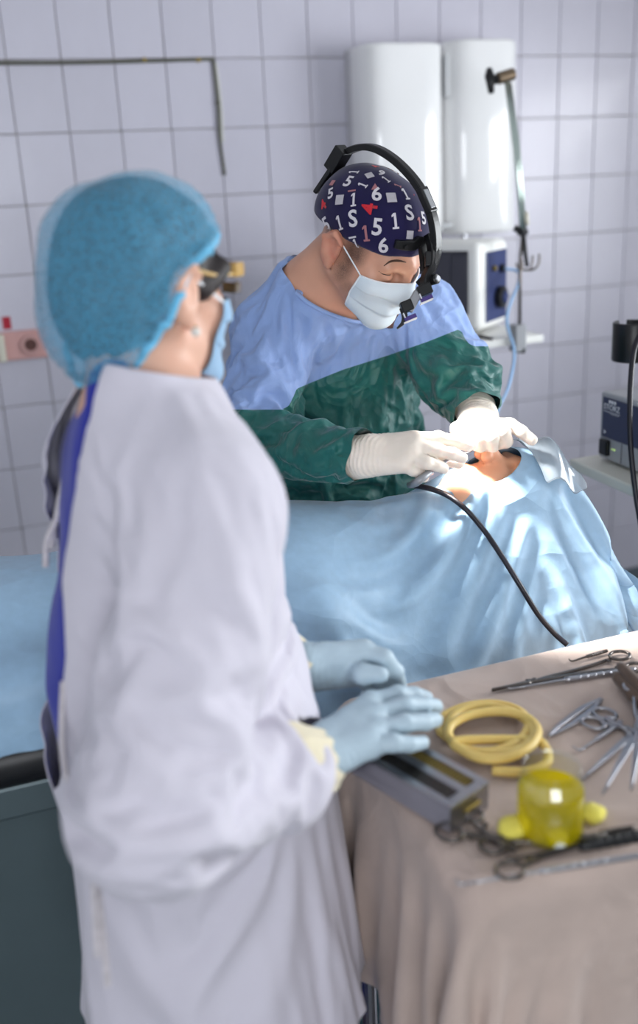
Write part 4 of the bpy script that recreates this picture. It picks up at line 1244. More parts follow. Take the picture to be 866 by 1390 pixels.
for k in range(34):                                     # the print goes on around the far side
    az, el = rr.uniform(-.6, 2.9), rr.uniform(-.1, 1.1)
    d = H.M @ np.array([-math.cos(el) * math.sin(az), math.cos(el) * math.cos(az), math.sin(el)])
    hit = march(CAPS, np.array([T(0, 0, .045) + d * .2]), -d[None], 0, 60)[0]
    lo_ = H.loc(hit)
    if lo_[2] < .045 + .2 * lo_[1]: continue
    u_, v_ = pix_of(hit[None]); n = CAPS.grad(hit[None].astype(np.float32))[0]
    if n @ (CAM - hit) > 0.02: continue
    decal(text_mesh(rr.choice('154692'), .032, 0, 'CENTER', .0008), hit, rr.uniform(-.6, .6), rr.choice(['print_cloth', 'print_cloth', 'print_red', 'print_pink']))

# hair below the cap (sideburn, nape) and stubble on the jaw: tint of the skin itself
def tint(o, name, spots, r):
    V = np.empty(len(o.data.vertices) * 3, np.float32); o.data.vertices.foreach_get('co', V); V = V.reshape(-1, 3).astype(float)
    w = np.zeros(len(V))
    for p in spots: w = np.maximum(w, np.clip(1.25 - np.linalg.norm(V - p, axis=1) / r, 0, 1))
    at = o.data.attributes.new(name, 'FLOAT', 'POINT'); at.data.foreach_set('value', w.astype(np.float32))
sp_ = [T(.068, .030, z) for z in (.030, .020, .010)] + [T(.072, .020, z) for z in (.03, .02, .01, 0, -.015, -.03)] + [T(.062 - .010 * k, .018 + .016 * k, -.045 - .013 * k) for k in range(5)]
sp_ += [T(x, -.085, z) for x in (.03, .05, 0, -.03, -.05) for z in (.0, .015, -.012)] + [T(.066, -.055, z) for z in (.012, .0)]
sp_ += [T(-q[0], q[1], q[2]) for q in (H.loc(p) for p in sp_[:14])]
tint(ob, 'stubble', sp_, .020)
tint(ob, 'flush', [T(s_ * .088, y_, z_) for s_ in (-1, 1) for y_ in (-.022, -.008, .004) for z_ in (-.03, -.01, .01, .03)], .016)
# eyebrow and closed lashes of the visible eye
br = [pixel_hit(HEAD, px, py, .001) for px, py in ((521, 361), (530, 355), (541, 354), (551, 356))]
under(tubeobj('eyebrow', br, [.0007, .0018, .0019, .0008], 'brow_hair', None, 8, 4), sg)
br = [pixel_hit(HEAD, px, py, .0006) for px, py in ((514, 368), (520, 372), (528, 373.5), (535, 371))]
under(tubeobj('eyelashes', br, [.0004, .0008, .0008, .0004], 'hair_dark', None, 6, 4), sg)

# mask with ear loops
FACE = HEAD
Gm, Fm = mask_patch(FACE, T, H.M)
om = under(new('face_mask', fastmesh(Gm.reshape(-1, 3), Fm), 'mask_blue', None, True), sg)
add_mod_solid(om, .0014, 0); add_mod_subsurf(om, 1)
nu = Gm.shape[0]
o = tubeobj('mask_edge', list(Gm[0, ::2]), .0016, 'mask_white', None, 8, 2); under_child(o, om)
o = tubeobj('mask_edge', list(Gm[-1, ::2]), .0016, 'mask_white', None, 8, 2); under_child(o, om)
o = tubeobj('mask_edge', list(Gm[::2, 0]), .0013, 'mask_white', None, 8, 2); under_child(o, om)
for s, ui in ((1, -1), (-1, 0)):
    for vi, ear, mid_ in ((0, (s * .086, -.010, .026), (s * .074, .030, .012)), (-1, (s * .086, -.012, -.022), (s * .070, .020, -.040))):
        a = Gm[ui, vi]; e = T(*ear); m_ = (a + e) / 2
        dd = HEAD(m_[None])[0]; m_ = m_ + HEAD.grad(m_[None].astype(np.float32))[0] * max(0, .003 - dd)
        o = tubeobj('ear_loop', [a, a * .67 + m_ * .33, m_, m_ * .4 + e * .6, e], .0013, 'mask_white', None, 8, 6); under_child(o, om)

# headlight harness
hs = bpy.data.objects.new('headlight_harness', None); COL.objects.link(hs); tag(hs, 'black headlight harness with arched band strapped over the printed cap', 'headlight')
hs.location = T(0, .0, .14)
def hpart(o): o.parent = hs; o.matrix_parent_inverse = Matrix.Translation(-Vector(hs.location)); return o
arch = [T(.012, -.118, .050), T(.006, -.122, .105), T(0, -.085, .152), T(-.002, -.030, .168), T(-.004, .035, .160), T(-.006, .085, .130), T(-.008, .118, .085), T(-.008, .128, .040), T(-.006, .124, .010)]
nrm = [p - T(0, -.01, .05) for p in arch]
hpart(strip('arched_band', arch, [.018, .018, .018, .017, .017, .019, .022, .022, .018], .0095, nrm, 'black_satin', None, 8))
def ax_at(fwd_, nrm_):
    a = np.array(fwd_) / np.linalg.norm(fwd_); n = np.array(nrm_) - a * (np.array(nrm_) @ a); n /= np.linalg.norm(n); return np.stack([a, np.cross(n, a), n], 1)
hpart(obox('rear_clamp', T(.012, -.122, .098), ax_at(T(.012, -.12, .12) - T(.014, -.125, .07), T(0, -1, 0) - T(0, 0, 0)), (.022, .013, .012), 'black_satin', None))
hpart(obox('rear_pad', T(.022, -.124, .050), ax_at(T(.010, -.125, .08) - T(.022, -.128, .02), T(.3, -1, 0) - T(0, 0, 0)), (.026, .010, .004), 'dark_plastic', None))
hpart(obox('band_slider', (arch[4] + arch[5]) / 2 + (T(0, 0, .004) - T(0, 0, 0)), ax_at(arch[5] - arch[4], nrm[4]), (.022, .011, .006), 'black_satin', None))
hpart(obox('slider_inlay', (arch[4] + arch[5]) / 2 + (T(0, .003, .0105) - T(0, 0, 0)), ax_at(arch[5] - arch[4], nrm[4]), (.016, .006, .001), 'gray_metal', None, .0005))
for ww in (.016,):
    pad = [pixel_hit(CAPS, px, py, .005) for px, py in ((536, 331), (548, 333), (560, 333), (572, 329))] + [T(-.004, .120, .040)]
    hpart(strip('forehead_pad', pad, [.013, .016, .017, .016, .014], .007, [CAPS.grad(p[None].astype(np.float32))[0] for p in pad], 'black_satin', None, 6))
hpart(cylobj('pad_screw', pad[1] + (pad[1] - T(0, 0, .04)) * .02, pad[1] + (pad[1] - T(0, 0, .04)) * .10, .0032, 'dark_plastic', None, 12))
def Z(px, py, d=0.0): return dep(px, py, 1.545 + d)
hpart(strip('hanging_bracket', [Z(583, 318), Z(588, 338), Z(586, 360), Z(577, 378), Z(579, 392)], [.016, .017, .013, .012, .014], .012, [-F_ + .6 * R_] * 5, 'black_satin', None, 6))
hpart(obox('bracket_block', Z(584, 352), np.stack([R_, U_, -F_], 1), (.009, .012, .008), 'dark_plastic', None))
hpart(cylobj('pivot_knob', Z(584, 381, .006), Z(594, 378, -.006), .0085, 'black_satin', None, 20, .002))
hpart(cylobj('pivot_cap', Z(592.5, 378.5, -.004), Z(595.5, 377.5, -.008), .0055, 'gray_metal', None, 16, .001))
axr = ax_at(Z(580, 396) - Z(568, 401), -F_)
hpart(obox('optic_mount', Z(576, 394), axr, (.012, .009, .010), 'black_satin', None))
hpart(obox('optic_bar', Z(561, 409), ax_at(Z(570, 396) - Z(556, 421), -F_ + .2 * R_), (.018, .0075, .005), 'gray_metal', None))
hpart(obox('optic_mount', Z(552, 416), axr, (.010, .009, .010), 'black_satin', None))
for cx0, cy0 in ((579, 406), (557, 432)):
    hpart(obox('optic_window', Z(cx0, cy0, -.004), axr, (.0105, .0042, .006), 'lens_dark', None, .001))
    hpart(obox('window_rim', Z(cx0, cy0 + 3.4, -.005), axr, (.0115, .0009, .0065), 'print_white', None, .0004))
    hpart(obox('window_rim', Z(cx0 - 8.5, cy0 - 3, -.005), axr, (.0009, .0045, .0065), 'print_white', None, .0004))
hpart(strip('nose_guard', [Z(546, 418), Z(549, 428), Z(547, 438), Z(539, 446)], [.010, .010, .007, .003], .005, [-F_] * 4, 'black_satin', None, 6))
# the headlight's beam falls on the operating field
sp = bpy.data.lights.new('headlight_beam', 'SPOT'); sp.energy = 110; sp.spot_size = math.radians(44); sp.spot_blend = 1.0; sp.shadow_soft_size = .03; sp.color = (1.0, .97, .92)
so = bpy.data.objects.new('headlight_beam', sp); COL.objects.link(so)
so.location = Z(562, 436, -.012); so.rotation_euler = (Vector(dep(660, 634, 1.57)) - so.location).to_track_quat('-Z', 'Y').to_euler()

# gloved hands
def D(px, py, z): return dep(px, py, z)
gr, SR = make_glove('glove', D(497, 619, 1.540), D(470, 622, 1.565),
    [D(562, 597, 1.535), D(562, 608, 1.522), D(556, 620, 1.515), D(546, 630, 1.512)],
    [[D(594, 595, 1.535), D(618, 600, 1.545), D(636, 606, 1.555)], [D(592, 611, 1.52), D(612, 616, 1.53), D(628, 622, 1.54)],
     [D(578, 628, 1.508), D(592, 632, 1.515), D(602, 636, 1.525)], [D(560, 638, 1.51), D(570, 643, 1.52), D(576, 648, 1.53)]],
    [D(560, 612, 1.575), D(598, 620, 1.575), D(622, 628, 1.57)], 'glove_latex', None, r=.0108, cuff_r=.038)
under(gr, sg)
_D = D
def D(px, py, z): return _D(px, py - 5, z + .028)      # the left hand works just behind the right one
gl, SL = make_glove('glove', D(648, 573, 1.640), D(645, 560, 1.670),
    [D(668, 583, 1.575), D(660, 590, 1.565), D(648, 594, 1.56), D(637, 594, 1.562)],
    [[D(692, 582, 1.565), D(708, 591, 1.56), D(722, 602, 1.56)], [D(684, 592, 1.55), D(688, 604, 1.56), D(676, 608, 1.575)],
     [D(668, 600, 1.545), D(668, 610, 1.56), D(656, 610, 1.575)], [D(650, 603, 1.55), D(652, 611, 1.56), D(643, 609, 1.575)]],
    [D(632, 585, 1.60), D(622, 588, 1.585), D(621, 591, 1.575)], 'glove_latex', None, r=.0112, cuff_r=.036)
D = _D
under(gl, sg)

# ------------------------------------------------------------------ the nurse
cloth_mat('gown_white', srgb(212, 208, 219), rough=.9, var=.03, nscale=10, weave=.15, wscale=600, crink=.12, crscale=9, trans=.06)
cloth_mat('scrub_royal', srgb(10, 28, 160), rough=.85, var=.06, nscale=20, weave=.15)
cloth_mat('cuff_cream', srgb(226, 216, 188), rough=.95, var=.06, nscale=60, weave=.4, wscale=300)
cloth_mat('tie_white', srgb(206, 200, 204), rough=.95, var=.2, nscale=120, weave=.5, wscale=400)
mat('glove_blue', srgb(172, 192, 204), rough=.5, var=.03, nscale=30, bump=.05, bscale=200)
mat('skin_nurse', srgb(222, 174, 150), rough=.5, var=.04, nscale=26, sub=.10)
mat('hair_brown', srgb(40, 30, 30), rough=.5, var=.35, nscale=25, stretch=(6, 1, 1), bump=.6, bscale=120)
cloth_mat('mask_pale', srgb(160, 196, 226), rough=.85, var=.03, nscale=40, weave=.2, trans=.15)
mat('amber_frame', srgb(196, 160, 96), rough=.25, var=.05)
mat('amber_lens', srgb(96, 78, 52), rough=.1, var=.05)
mat('pearl', srgb(226, 222, 214), rough=.2, var=.02)
def veil_mat(name, col, alpha):
    """thin non-woven fabric: threads of blue with gaps that let the hair show"""
    m = mat(name, col, rough=.85, var=.10, nscale=40, sheen=.3)
    nt = m.node_tree; b = nt.nodes['Principled BSDF']
    tr = nd(nt, 'ShaderNodeBsdfTransparent'); ms = nd(nt, 'ShaderNodeMixShader')
    no = nd(nt, 'ShaderNodeTexNoise'); no.inputs['Scale'].default_value = 55; no.inputs['Detail'].default_value = 3
    mr = nd(nt, 'ShaderNodeMapRange'); mr.inputs[1].default_value = .3; mr.inputs[2].default_value = .7; mr.inputs[3].default_value = alpha - .14; mr.inputs[4].default_value = alpha + .14
    nt.links.new(no.outputs[0], mr.inputs[0]); nt.links.new(mr.outputs[0], ms.inputs[0])
    nt.links.new(tr.outputs[0], ms.inputs[1]); nt.links.new(b.outputs[0], ms.inputs[2])
    nt.links.new(ms.outputs[0], nt.nodes['Material Output'].inputs[0])
    return m
veil_mat('bouffant_blue', srgb(96, 176, 214), .46)
cloth_mat('bouffant_edge', srgb(110, 186, 222), rough=.85, var=.08)

NX, NY = .12, 1.03
nu_ = thing('person', 'person standing in white gown and sheer blue bouffant cap, gloved hands on the instrument table', 'person', (NX, NY, 0))
HN = head_frame(dep(196, 394, 1.085), (.852, .522), math.radians(6))
NB = np.array([.150, 1.062, 1.372])
fN = np.array([.97, .25, 0.0]); fN /= np.linalg.norm(fN); rN = np.array([fN[1], -fN[0], 0.0]); zN = np.array([0, 0, 1.0])
MN = np.stack([rN, fN, zN], 1)
shR, shL = NB + rN * .138 - zN * .080, NB - rN * .112 - zN * .075
elR, wrR = np.array([.085, .800, 1.040]), np.array([.262, .888, .965])
elL, wrL = np.array([.125, 1.180, 1.085]), np.array([.295, 1.045, 1.000])
chest = NB - zN * .16 - fN * .020; belly = NB - zN * .34 - fN * .015; pel = NB - zN * .46 - fN * .020
B = Sdf(); TN = head_sdf(B, HN, .96, .98)
HEADN = Sdf(); HEADN.items = list(B.items)
B.cap(TN(0, -.028, -.045), NB, .050, .056, .03)
B.ell(chest + fN * .014, (.150, .092, .19), MN, .06); B.ell(belly, (.145, .105, .16), MN, .06); B.ell(pel, (.135, .105, .12), MN, .06)
for (a, b, c) in ((shR, elR, wrR), (shL, elL, wrL)):
    B.cap(NB - zN * .03, a, .045, .05, .05); B.cap(a, b, .046, .038, .03); B.cap(b, c, .038, .026, .02)
for s in (-1, 1):
    hip = pel + rN * s * .066 - zN * .03; knee = hip * [1, 1, 0] + fN * .01 + zN * .48; ank = hip * [1, 1, 0] - fN * .01 + zN * .085
    B.cap(hip, knee, .068, .050, .04); B.cap(knee, ank, .052, .036, .03); B.cap(ank, ank + fN * .15 - zN * .045, .034, .028, .02)
V, Fq = skin(B, (-.12, .72, 0.0), (.42, 1.36, 1.68), .0062)
under(new('body', fastmesh(V, Fq), 'skin_nurse', None, True), nu_)
# blue scrub suit under the gown
SB = Sdf().ell(chest + fN * .016, (.158, .110, .195), MN, .05).ell(belly - fN * .004, (.155, .136, .18), MN, .06)
SB.cap(NB - zN * .05, shR, .050, .052, .05).cap(NB - zN * .05, shL, .050, .052, .05)
SB.cap(pel - zN * .02, pel - zN * .12, .135, .125, .05).cap(shR, shR + (elR - shR) * .4, .052, .050, .03).cap(shL, shL + (elL - shL) * .4, .052, .050, .03)
SB.cap(NB - fN * .012 - zN * .03, NB - fN * .016 + zN * .018, .056, .050, .03)
V, Fq = skin(SB, (-.16, .74, .40), (.42, 1.36, 1.46), .011)
N = vnormals(V, Fq); V = V + N * (.003 * fbm(V, 30, 5))[:, None]
os_ = under(new('scrub_suit', fastmesh(V, Fq), 'scrub_royal', None, True), nu_); add_mod_subsurf(os_, 1)
lg = []
for s in (-1, 1):
    hip = pel + rN * s * .066 - zN * .03; lg.append((hip, hip * [1, 1, 0] + fN * .01 + zN * .48, hip * [1, 1, 0] - fN * .01 + zN * .085))
legwear(nu_, lg, 'scrub_royal', 9)
for q_ in lg: shoe(nu_, q_[2], fN, 'shoe_white')
# gown
def gown_sdf(g):
    G = Sdf()
    G.ell(chest + fN * .022, np.array((.176, .120, .205)) + g, MN, .05).ell(belly - zN * .02, np.array((.18, .145, .20)) + g, MN, .08)
    G.cap(pel + fN * .035 + rN * .03, pel * [1, 1, 0] + fN * .022 + rN * .055 + zN * .50, .160 + g, .198 + g, .08)
    for (a, b, c) in ((shR, elR, wrR), (shL, elL, wrL)):
        G.cap(NB - zN * .045, a, .060 + g, .072 + g, .06); G.cap(a, b, .078 + g, .088 + g, .018); G.cap(b, b + (c - b) * .75, .084 + g, .060 + g, .03); G.cap(b + (c - b) * .75, c, .060 + g, .042 + g, .02)
    G.cap(NB - zN * .02, NB + zN * .045 + fN * .004, .068 + g, .062 + g, .03)
    return G
G = gown_sdf(0.0)
V, Fq = skin(G, (-.22, .64, .53), (.46, 1.42, 1.50), .0115)
INN = gown_sdf(-.020); INN.add(lambda P: SB(P) - .011, .01)
cutw = [np.where(np.linalg.norm(V - c, axis=1) < .09, (V - c) @ ((c - b) / np.linalg.norm(c - b)), -1.0) for (a, b, c) in ((shR, elR, wrR), (shL, elL, wrL))]
cn = zN * .9 + fN * .25; cn /= np.linalg.norm(cn); cc = NB + zN * .042
phi = (V - cc) @ cn
pin = np.where((phi > -.015) | (cutw[0] > -.01) | (cutw[1] > -.01))[0]
def surN(P): return np.clip(1.065 + .035 * fbm(P, 8, 71), 1.02, 1.12)
VW = wrinkle(V, Fq, INN, surN, steps=44, seed=13, amp=.006, freq=42, pin=pin, bend=.08, iters=4, outer=G, lim=.008, g=(0, 0, -.0001))
V2, keep, _ = iso_split(VW, Fq, (VW - cc) @ cn)
V2, keep, _ = iso_split(V2, keep, .56 - V2[:, 2] + .004 * fbm(V2, 20, 3))
for (a, b, c) in ((shR, elR, wrR), (shL, elL, wrL)):
    d = (c - b) / np.linalg.norm(c - b); V2, keep = cutplane(V2, keep, c - d * .004, d, .10)
# open back: the two edges stand apart and show the scrubs
lat = (V2 - NB) @ rN; bk = (V2 - NB) @ fN
half = np.interp(V2[:, 2], [.5, .92, 1.0, 1.12, 1.2, 1.32, 1.37, 1.42], [.004, .006, .090, .096, .076, .062, .056, .044]) + .004 * fbm(V2, 18, 9)
arm = np.minimum(d_cap(V2, shR, elR, .1), d_cap(V2, elR, wrR, .09)) < 0
V2, keep, _ = iso_split(V2, keep, np.where(arm, -1, np.where(bk < -.02, half - np.abs(lat + np.interp(V2[:, 2], [.94, 1.01, 1.2, 1.30, 1.40], [.004, .050, .050, .012, .012])), -1)))
og = under(new('gown', polymesh(V2, keep), 'gown_white', None, True), nu_); add_mod_subsurf(og, 1); add_mod_solid(og, .0016)
# knitted cuffs
for (a, b, c) in ((shR, elR, wrR), (shL, elL, wrL)):
    d = (c - b) / np.linalg.norm(c - b); x_, y_ = frame_axis(d); x_, y_ = np.array(x_), np.array(y_)
    v, f = [], []
    prof = [(-.050, .052), (-.030, .053), (-.012, .047), (.004, .043), (.018, .040), (.028, .037)]
    n = 48
    for tt, rr_ in prof:
        for k in range(n):
            q = 2 * math.pi * k / n; r2 = rr_ * (1 + .03 * math.cos(12 * q)); v.append(c + d * tt + (x_ * math.cos(q) + y_ * math.sin(q)) * r2)
    for i in range(len(prof) - 1):
        for k in range(n): f.append((i * n + k, i * n + (k + 1) % n, (i + 1) * n + (k + 1) % n, (i + 1) * n + k))
    o = new('knit_cuff', pydata(v, f), 'cuff_cream', None, True); under_child(o, og)
# ties hanging at the open back
def tie(pts, r=.0035):
    o = tubeobj('gown_tie', pts, r, 'tie_white', None, 7, 6); under_child(o, og); return o
tie([dep(186, 536, 1.09), dep(160, 520, 1.10), dep(135, 521, 1.11), dep(108, 545, 1.12), dep(96, 590, 1.12), dep(88, 650, 1.12), dep(78, 700, 1.12), dep(64, 735, 1.12), dep(62, 770, 1.12)], .0042)
tie([dep(110, 545, 1.125), dep(98, 600, 1.13), dep(84, 660, 1.125), dep(74, 715, 1.125), dep(70, 745, 1.12)], .0035)
tie([dep(86, 925, 1.04), dep(84, 985, 1.04), dep(88, 1045, 1.03), dep(104, 1085, 1.02), dep(122, 1130, 1.0), dep(132, 1200, .98), dep(140, 1270, .96), dep(146, 1340, .94)], .0038)
tie([dep(104, 1085, 1.02), dep(116, 1120, 1.0), dep(126, 1190, .975), dep(132, 1300, .95)], .0034)
# hair
HR = Sdf().ell(TN(0, -.010, .045), (.081, .098, .082), HN.M, .02).ell(TN(0, -.064, -.018), (.062, .052, .060), HN.M, .04)
for s in (-1, 1): HR.cap(TN(s * .071, .058, .030), TN(s * .074, .030, .0), .012, .008, .02).cap(TN(s * .060, -.055, -.045), TN(s * .035, -.066, -.072), .012, .008, .02)
HR.ell(TN(0, .090, .010), (.060, .030, .040), HN.M, .02, 1)
bb = [TN(x, y, z) for x in (-.12, .12) for y in (-.18, .13) for z in (-.14, .18)]
V, Fq = skin(HR, np.min(bb, 0), np.max(bb, 0), .0055)
N = vnormals(V, Fq); Ln = HN.loc(V); V = V + N * (.0022 * np.sin(Ln[:, 0] * 220 + 3 * fbm(V, 25, 2)))[:, None]
under(new('hair', fastmesh(V, Fq), 'hair_brown', None, True), nu_)
# bouffant cap
BC = Sdf().ell(TN(0, -.012, .046), (.094, .106, .088), HN.M, .02).ell(TN(0, -.060, -.030), (.078, .064, .082), HN.M, .05)
def below(P):                                            # cap edge: over the brow and ears, then steeply down to the nape
    L_ = HN.loc(P); a_ = (L_[:, 2] - .036 - .42 * L_[:, 1]) / 1.085; b_ = (L_[:, 2] + .030 - 2.0 * (L_[:, 1] + .034)) / 2.236
    return np.maximum(a_, b_)
BC.add(below, .012, 1); pn = HN.M @ np.array([0, .62, -.80])
V, Fq = skin(BC, np.min(bb, 0) - .02, np.max(bb, 0) + .02, .0055)
N = vnormals(V, Fq); Ln = HN.loc(V)
e_ = np.exp(-(below(V) / .05) ** 2)              # gathers run in from the elastic edge
ang = np.arctan2(Ln[:, 0], Ln[:, 2] * .8 - Ln[:, 1] * .62)
V = V + N * (.0028 * np.sin(ang * 34 + 2 * fbm(V, 20, 6)) * e_ + .0035 * fbm(V, 38, 16))[:, None]
oc = under(new('bouffant_cap', fastmesh(V, Fq), 'bouffant_blue', None, True), nu_)
Vb = V[np.abs(below(V)) < .006]; Lb = HN.loc(Vb)
an = np.arctan2(Lb[:, 0], Lb[:, 1] * .8 + Lb[:, 2] * .62); lp = []
cen = Lb.mean(0)
an = np.arctan2(Lb[:, 0] - cen[0], (Lb[:, 1] - cen[1]) * .8 + (Lb[:, 2] - cen[2]) * .62)
rd = np.linalg.norm(Lb - cen, axis=1)
for k in range(56):
    q = -math.pi + 2 * math.pi * (k + .5) / 56; m = np.abs(np.angle(np.exp(1j * (an - q)))) < .10
    if m.any(): i = np.where(m)[0][np.argmax(rd[m])]; lp.append(Vb[i] - pn * .0 + (.0025 if k % 2 else -.0015) * pn)
o = tubeobj('elastic_edge', lp, .0048, 'bouffant_edge', None, 8, 3, True); under_child(o, oc)
# mask, loop, glasses, earring
Gm, Fm = mask_patch(HEADN, TN, HN.M, top=-.006, bot=-.120)
om = under(new('face_mask', fastmesh(Gm.reshape(-1, 3), Fm), 'mask_pale', None, True), nu_); add_mod_solid(om, .0014, 0); add_mod_subsurf(om, 1)
for s, ui in ((1, -1), (-1, 0)):
    for vi, ear in ((0, (s * .083, -.008, .024)), (-1, (s * .082, -.008, -.026))):
        a = Gm[ui, vi]; e = TN(*ear); m_ = (a + e) / 2
        dd = HEADN(m_[None])[0]; m_ = m_ + HEADN.grad(m_[None].astype(np.float32))[0] * max(0, .004 - dd)
        o = tubeobj('ear_loop', [a, m_, e], .0020, 'mask_white', None, 8, 6); under_child(o, om)
gp = thing('safety_glasses', 'amber-rimmed safety glasses worn under the bouffant cap', 'glasses', tuple(TN(0, .1, .01)))
def gpart(o): o.parent = gp; o.matrix_parent_inverse = Matrix.Translation(-Vector(gp.location)); return o
gpart(strip('brow_bar', [TN(.076, .076, .026), TN(.060, .106, .028), TN(.030, .122, .028), TN(0, .125, .026), TN(-.030, .122, .028), TN(-.060, .106, .028), TN(-.076, .076, .026)], .016, .006, [HN.M @ np.array([x, 1, .1]) for x in (1.2, .7, .3, 0, -.3, -.7, -1.2)], 'amber_frame', None, 5))
for s in (-1, 1):
    gpart(strip('lens', [TN(s * .072, .084, .006), TN(s * .056, .108, .004), TN(s * .034, .120, .003), TN(s * .012, .122, .004)], .013, .0022, [HN.M @ np.array([s * 1.2, 1, 0]), HN.M @ np.array([s * .7, 1, 0]), HN.M @ np.array([s * .3, 1, 0]), HN.M @ np.array([0, 1, 0])], 'amber_lens', None, 5))
    gpart(tubeobj('temple_arm', [TN(s * .076, .078, .022), TN(s * .082, .040, .020), TN(s * .083, -.004, .028)], .0026, 'amber_frame', None, 8, 4))
er = thing('earring', 'small pearl earring on the ear below the bouffant cap', 'earring', tuple(TN(.088, .0, -.043)))
def epart(o): o.parent = er; o.matrix_parent_inverse = Matrix.Translation(-Vector(er.location)); return o
V, Fq = skin(Sdf().ell(TN(.089, .0, -.046), (.0055, .0055, .0055)), TN(.089, .0, -.046) - .01, TN(.089, .0, -.046) + .01, .0014)
epart(new('pearl', fastmesh(V, Fq), 'pearl', None, True)); epart(cylobj('setting', TN(.087, .0, -.038), TN(.088, .0, -.043), .0022, 'brass', None, 10))
# gloves: right hand spread on the steel cassette, left hand closed behind it
def A(px, py, h): return atz(px, py, h)
gR, _ = make_glove('glove', wrR + np.array([.008, .003, .004]), wrR - (wrR - elR) / np.linalg.norm(wrR - elR) * .012,
    [A(503, 955, .975), A(510, 972, .975), A(512, 993, .973), A(502, 1012, .970)],
    [[A(540, 943, .978), A(562, 944, .968), A(578, 948, .958)], [A(550, 958, .978), A(575, 957, .968), A(591, 958, .957)], [A(550, 981, .976), A(576, 980, .966), A(591, 977, .956)], [A(534, 1008, .972), A(556, 1010, .963), A(574, 1008, .955)]],
    [A(478, 975, .945), A(505, 962, .935), A(530, 955, .930)], 'glove_blue', None, r=.0112, cuff_r=.036, h=.0032)
under(gR, nu_)
gL, _ = make_glove('glove', wrL + np.array([.010, -.004, .002]), wrL - (wrL - elL) / np.linalg.norm(wrL - elL) * .012,
    [A(494, 884, 1.015), A(502, 894, 1.00), A(500, 905, .985), A(488, 915, .975)],
    [[A(522, 893, 1.01), A(538, 912, .985), A(544, 932, .96)], [A(520, 905, .995), A(532, 922, .97), A(536, 938, .95)], [A(512, 918, .975), A(520, 932, .955), A(514, 940, .94)], [A(496, 926, .965), A(504, 938, .95), A(498, 944, .94)]],
    [A(466, 905, .99), A(492, 915, 1.0), A(516, 916, 1.0)], 'glove_blue', None, r=.0112, cuff_r=.034, h=.0032)
under(gL, nu_)

# ------------------------------------------------------------------ on the instrument table
CT = TZ + .0045                       # resting height on the cloth
def on(px, py, dz=0.0): p = atz(px, py, CT + dz); return np.array([p[0], p[1], CT + dz])
def clear_mat(name, col, gloss, diff=0.0, dcol=None):
    """clear body: tinted see-through, a little surface gloss, optional cloudy scatter"""
    m = bpy.data.materials.new(name); m.use_nodes = True; nt = m.node_tree
    tr = nd(nt, 'ShaderNodeBsdfTransparent'); tr.inputs[0].default_value = col
    gl = nd(nt, 'ShaderNodeBsdfGlossy'); gl.inputs['Roughness'].default_value = .06
    no = nd(nt, 'ShaderNodeTexNoise'); no.inputs['Scale'].default_value = 20
    mr = nd(nt, 'ShaderNodeMapRange'); mr.inputs[3].default_value = gloss * .7; mr.inputs[4].default_value = gloss * 1.3; nt.links.new(no.outputs[0], mr.inputs[0])
    ms = nd(nt, 'ShaderNodeMixShader'); nt.links.new(mr.outputs[0], ms.inputs[0]); nt.links.new(tr.outputs[0], ms.inputs[1]); nt.links.new(gl.outputs[0], ms.inputs[2])
    out = ms
    if diff:
        df = nd(nt, 'ShaderNodeBsdfDiffuse'); df.inputs[0].default_value = dcol; tl = nd(nt, 'ShaderNodeBsdfTranslucent'); tl.inputs[0].default_value = dcol
        a_ = nd(nt, 'ShaderNodeMixShader'); a_.inputs[0].default_value = .5; nt.links.new(df.outputs[0], a_.inputs[1]); nt.links.new(tl.outputs[0], a_.inputs[2])
        out = nd(nt, 'ShaderNodeMixShader'); out.inputs[0].default_value = diff; nt.links.new(ms.outputs[0], out.inputs[1]); nt.links.new(a_.outputs[0], out.inputs[2])
    nt.links.new(out.outputs[0], nt.nodes['Material Output'].inputs[0]); MATS[name] = m
clear_mat('jar_glass', (.96, .98, .96, 1), .10)
clear_mat('yellow_liquid', srgb(250, 236, 40), .03, .5, srgb(244, 226, 10))
mat('rubber_tubing', srgb(232, 202, 120), rough=.45, var=.06, nscale=20, sub=.1)
cloth_mat('gauze_yellow', srgb(226, 214, 96), rough=.95, var=.15, nscale=60, weave=.6, wscale=250)
cloth_mat('cotton', srgb(236, 236, 232), rough=.95, var=.05, nscale=60, weave=.6, wscale=250)  # soft white woven finish of the small lump by the jar
cloth_mat('brown_roll', srgb(96, 76, 64), rough=.9, var=.2, nscale=20)

# slotted steel cassette under the nurse's fingers
c0, c1 = on(551, 1032), on(612, 1098)
ca, cb_, cc_ = atz(556, 1036, CT + .035), atz(611, 1098, CT + .035), atz(664, 1062, CT + .035)
ux_ = (cc_ - cb_); ly = np.linalg.norm(ux_[:2]); ux_ = ux_ / np.linalg.norm(ux_); uy_ = np.array([-ux_[1], ux_[0], 0])
LW, LL, LH = ly, .165, .034
t = thing('sterilizing_cassette', 'slotted stainless steel instrument cassette under the pale blue gloved fingers', 'cassette', (cb_[0], cb_[1], CT), math.atan2(ux_[1], ux_[0]))
boxobj('base_tray', (0, 0, 0), (LW, LL, .016), 'steel', t, .002)
boxobj('side_wall', (0, 0, .014), (.003, LL, LH), 'steel', t, .001); boxobj('side_wall', (LW - .003, 0, .014), (LW, LL, LH), 'steel', t, .001)
boxobj('end_wall', (.003, 0, .014), (LW - .003, .003, LH - .001), 'steel', t, .001); boxobj('end_wall', (.003, LL - .003, .014), (LW - .003, LL, LH - .001), 'steel', t, .001)
boxobj('lid_rail', (0, -.001, LH), (.010, LL + .001, LH + .003), 'steel', t, .001); boxobj('lid_rail', (LW - .010, -.001, LH), (LW, LL + .001, LH + .003), 'steel', t, .001)
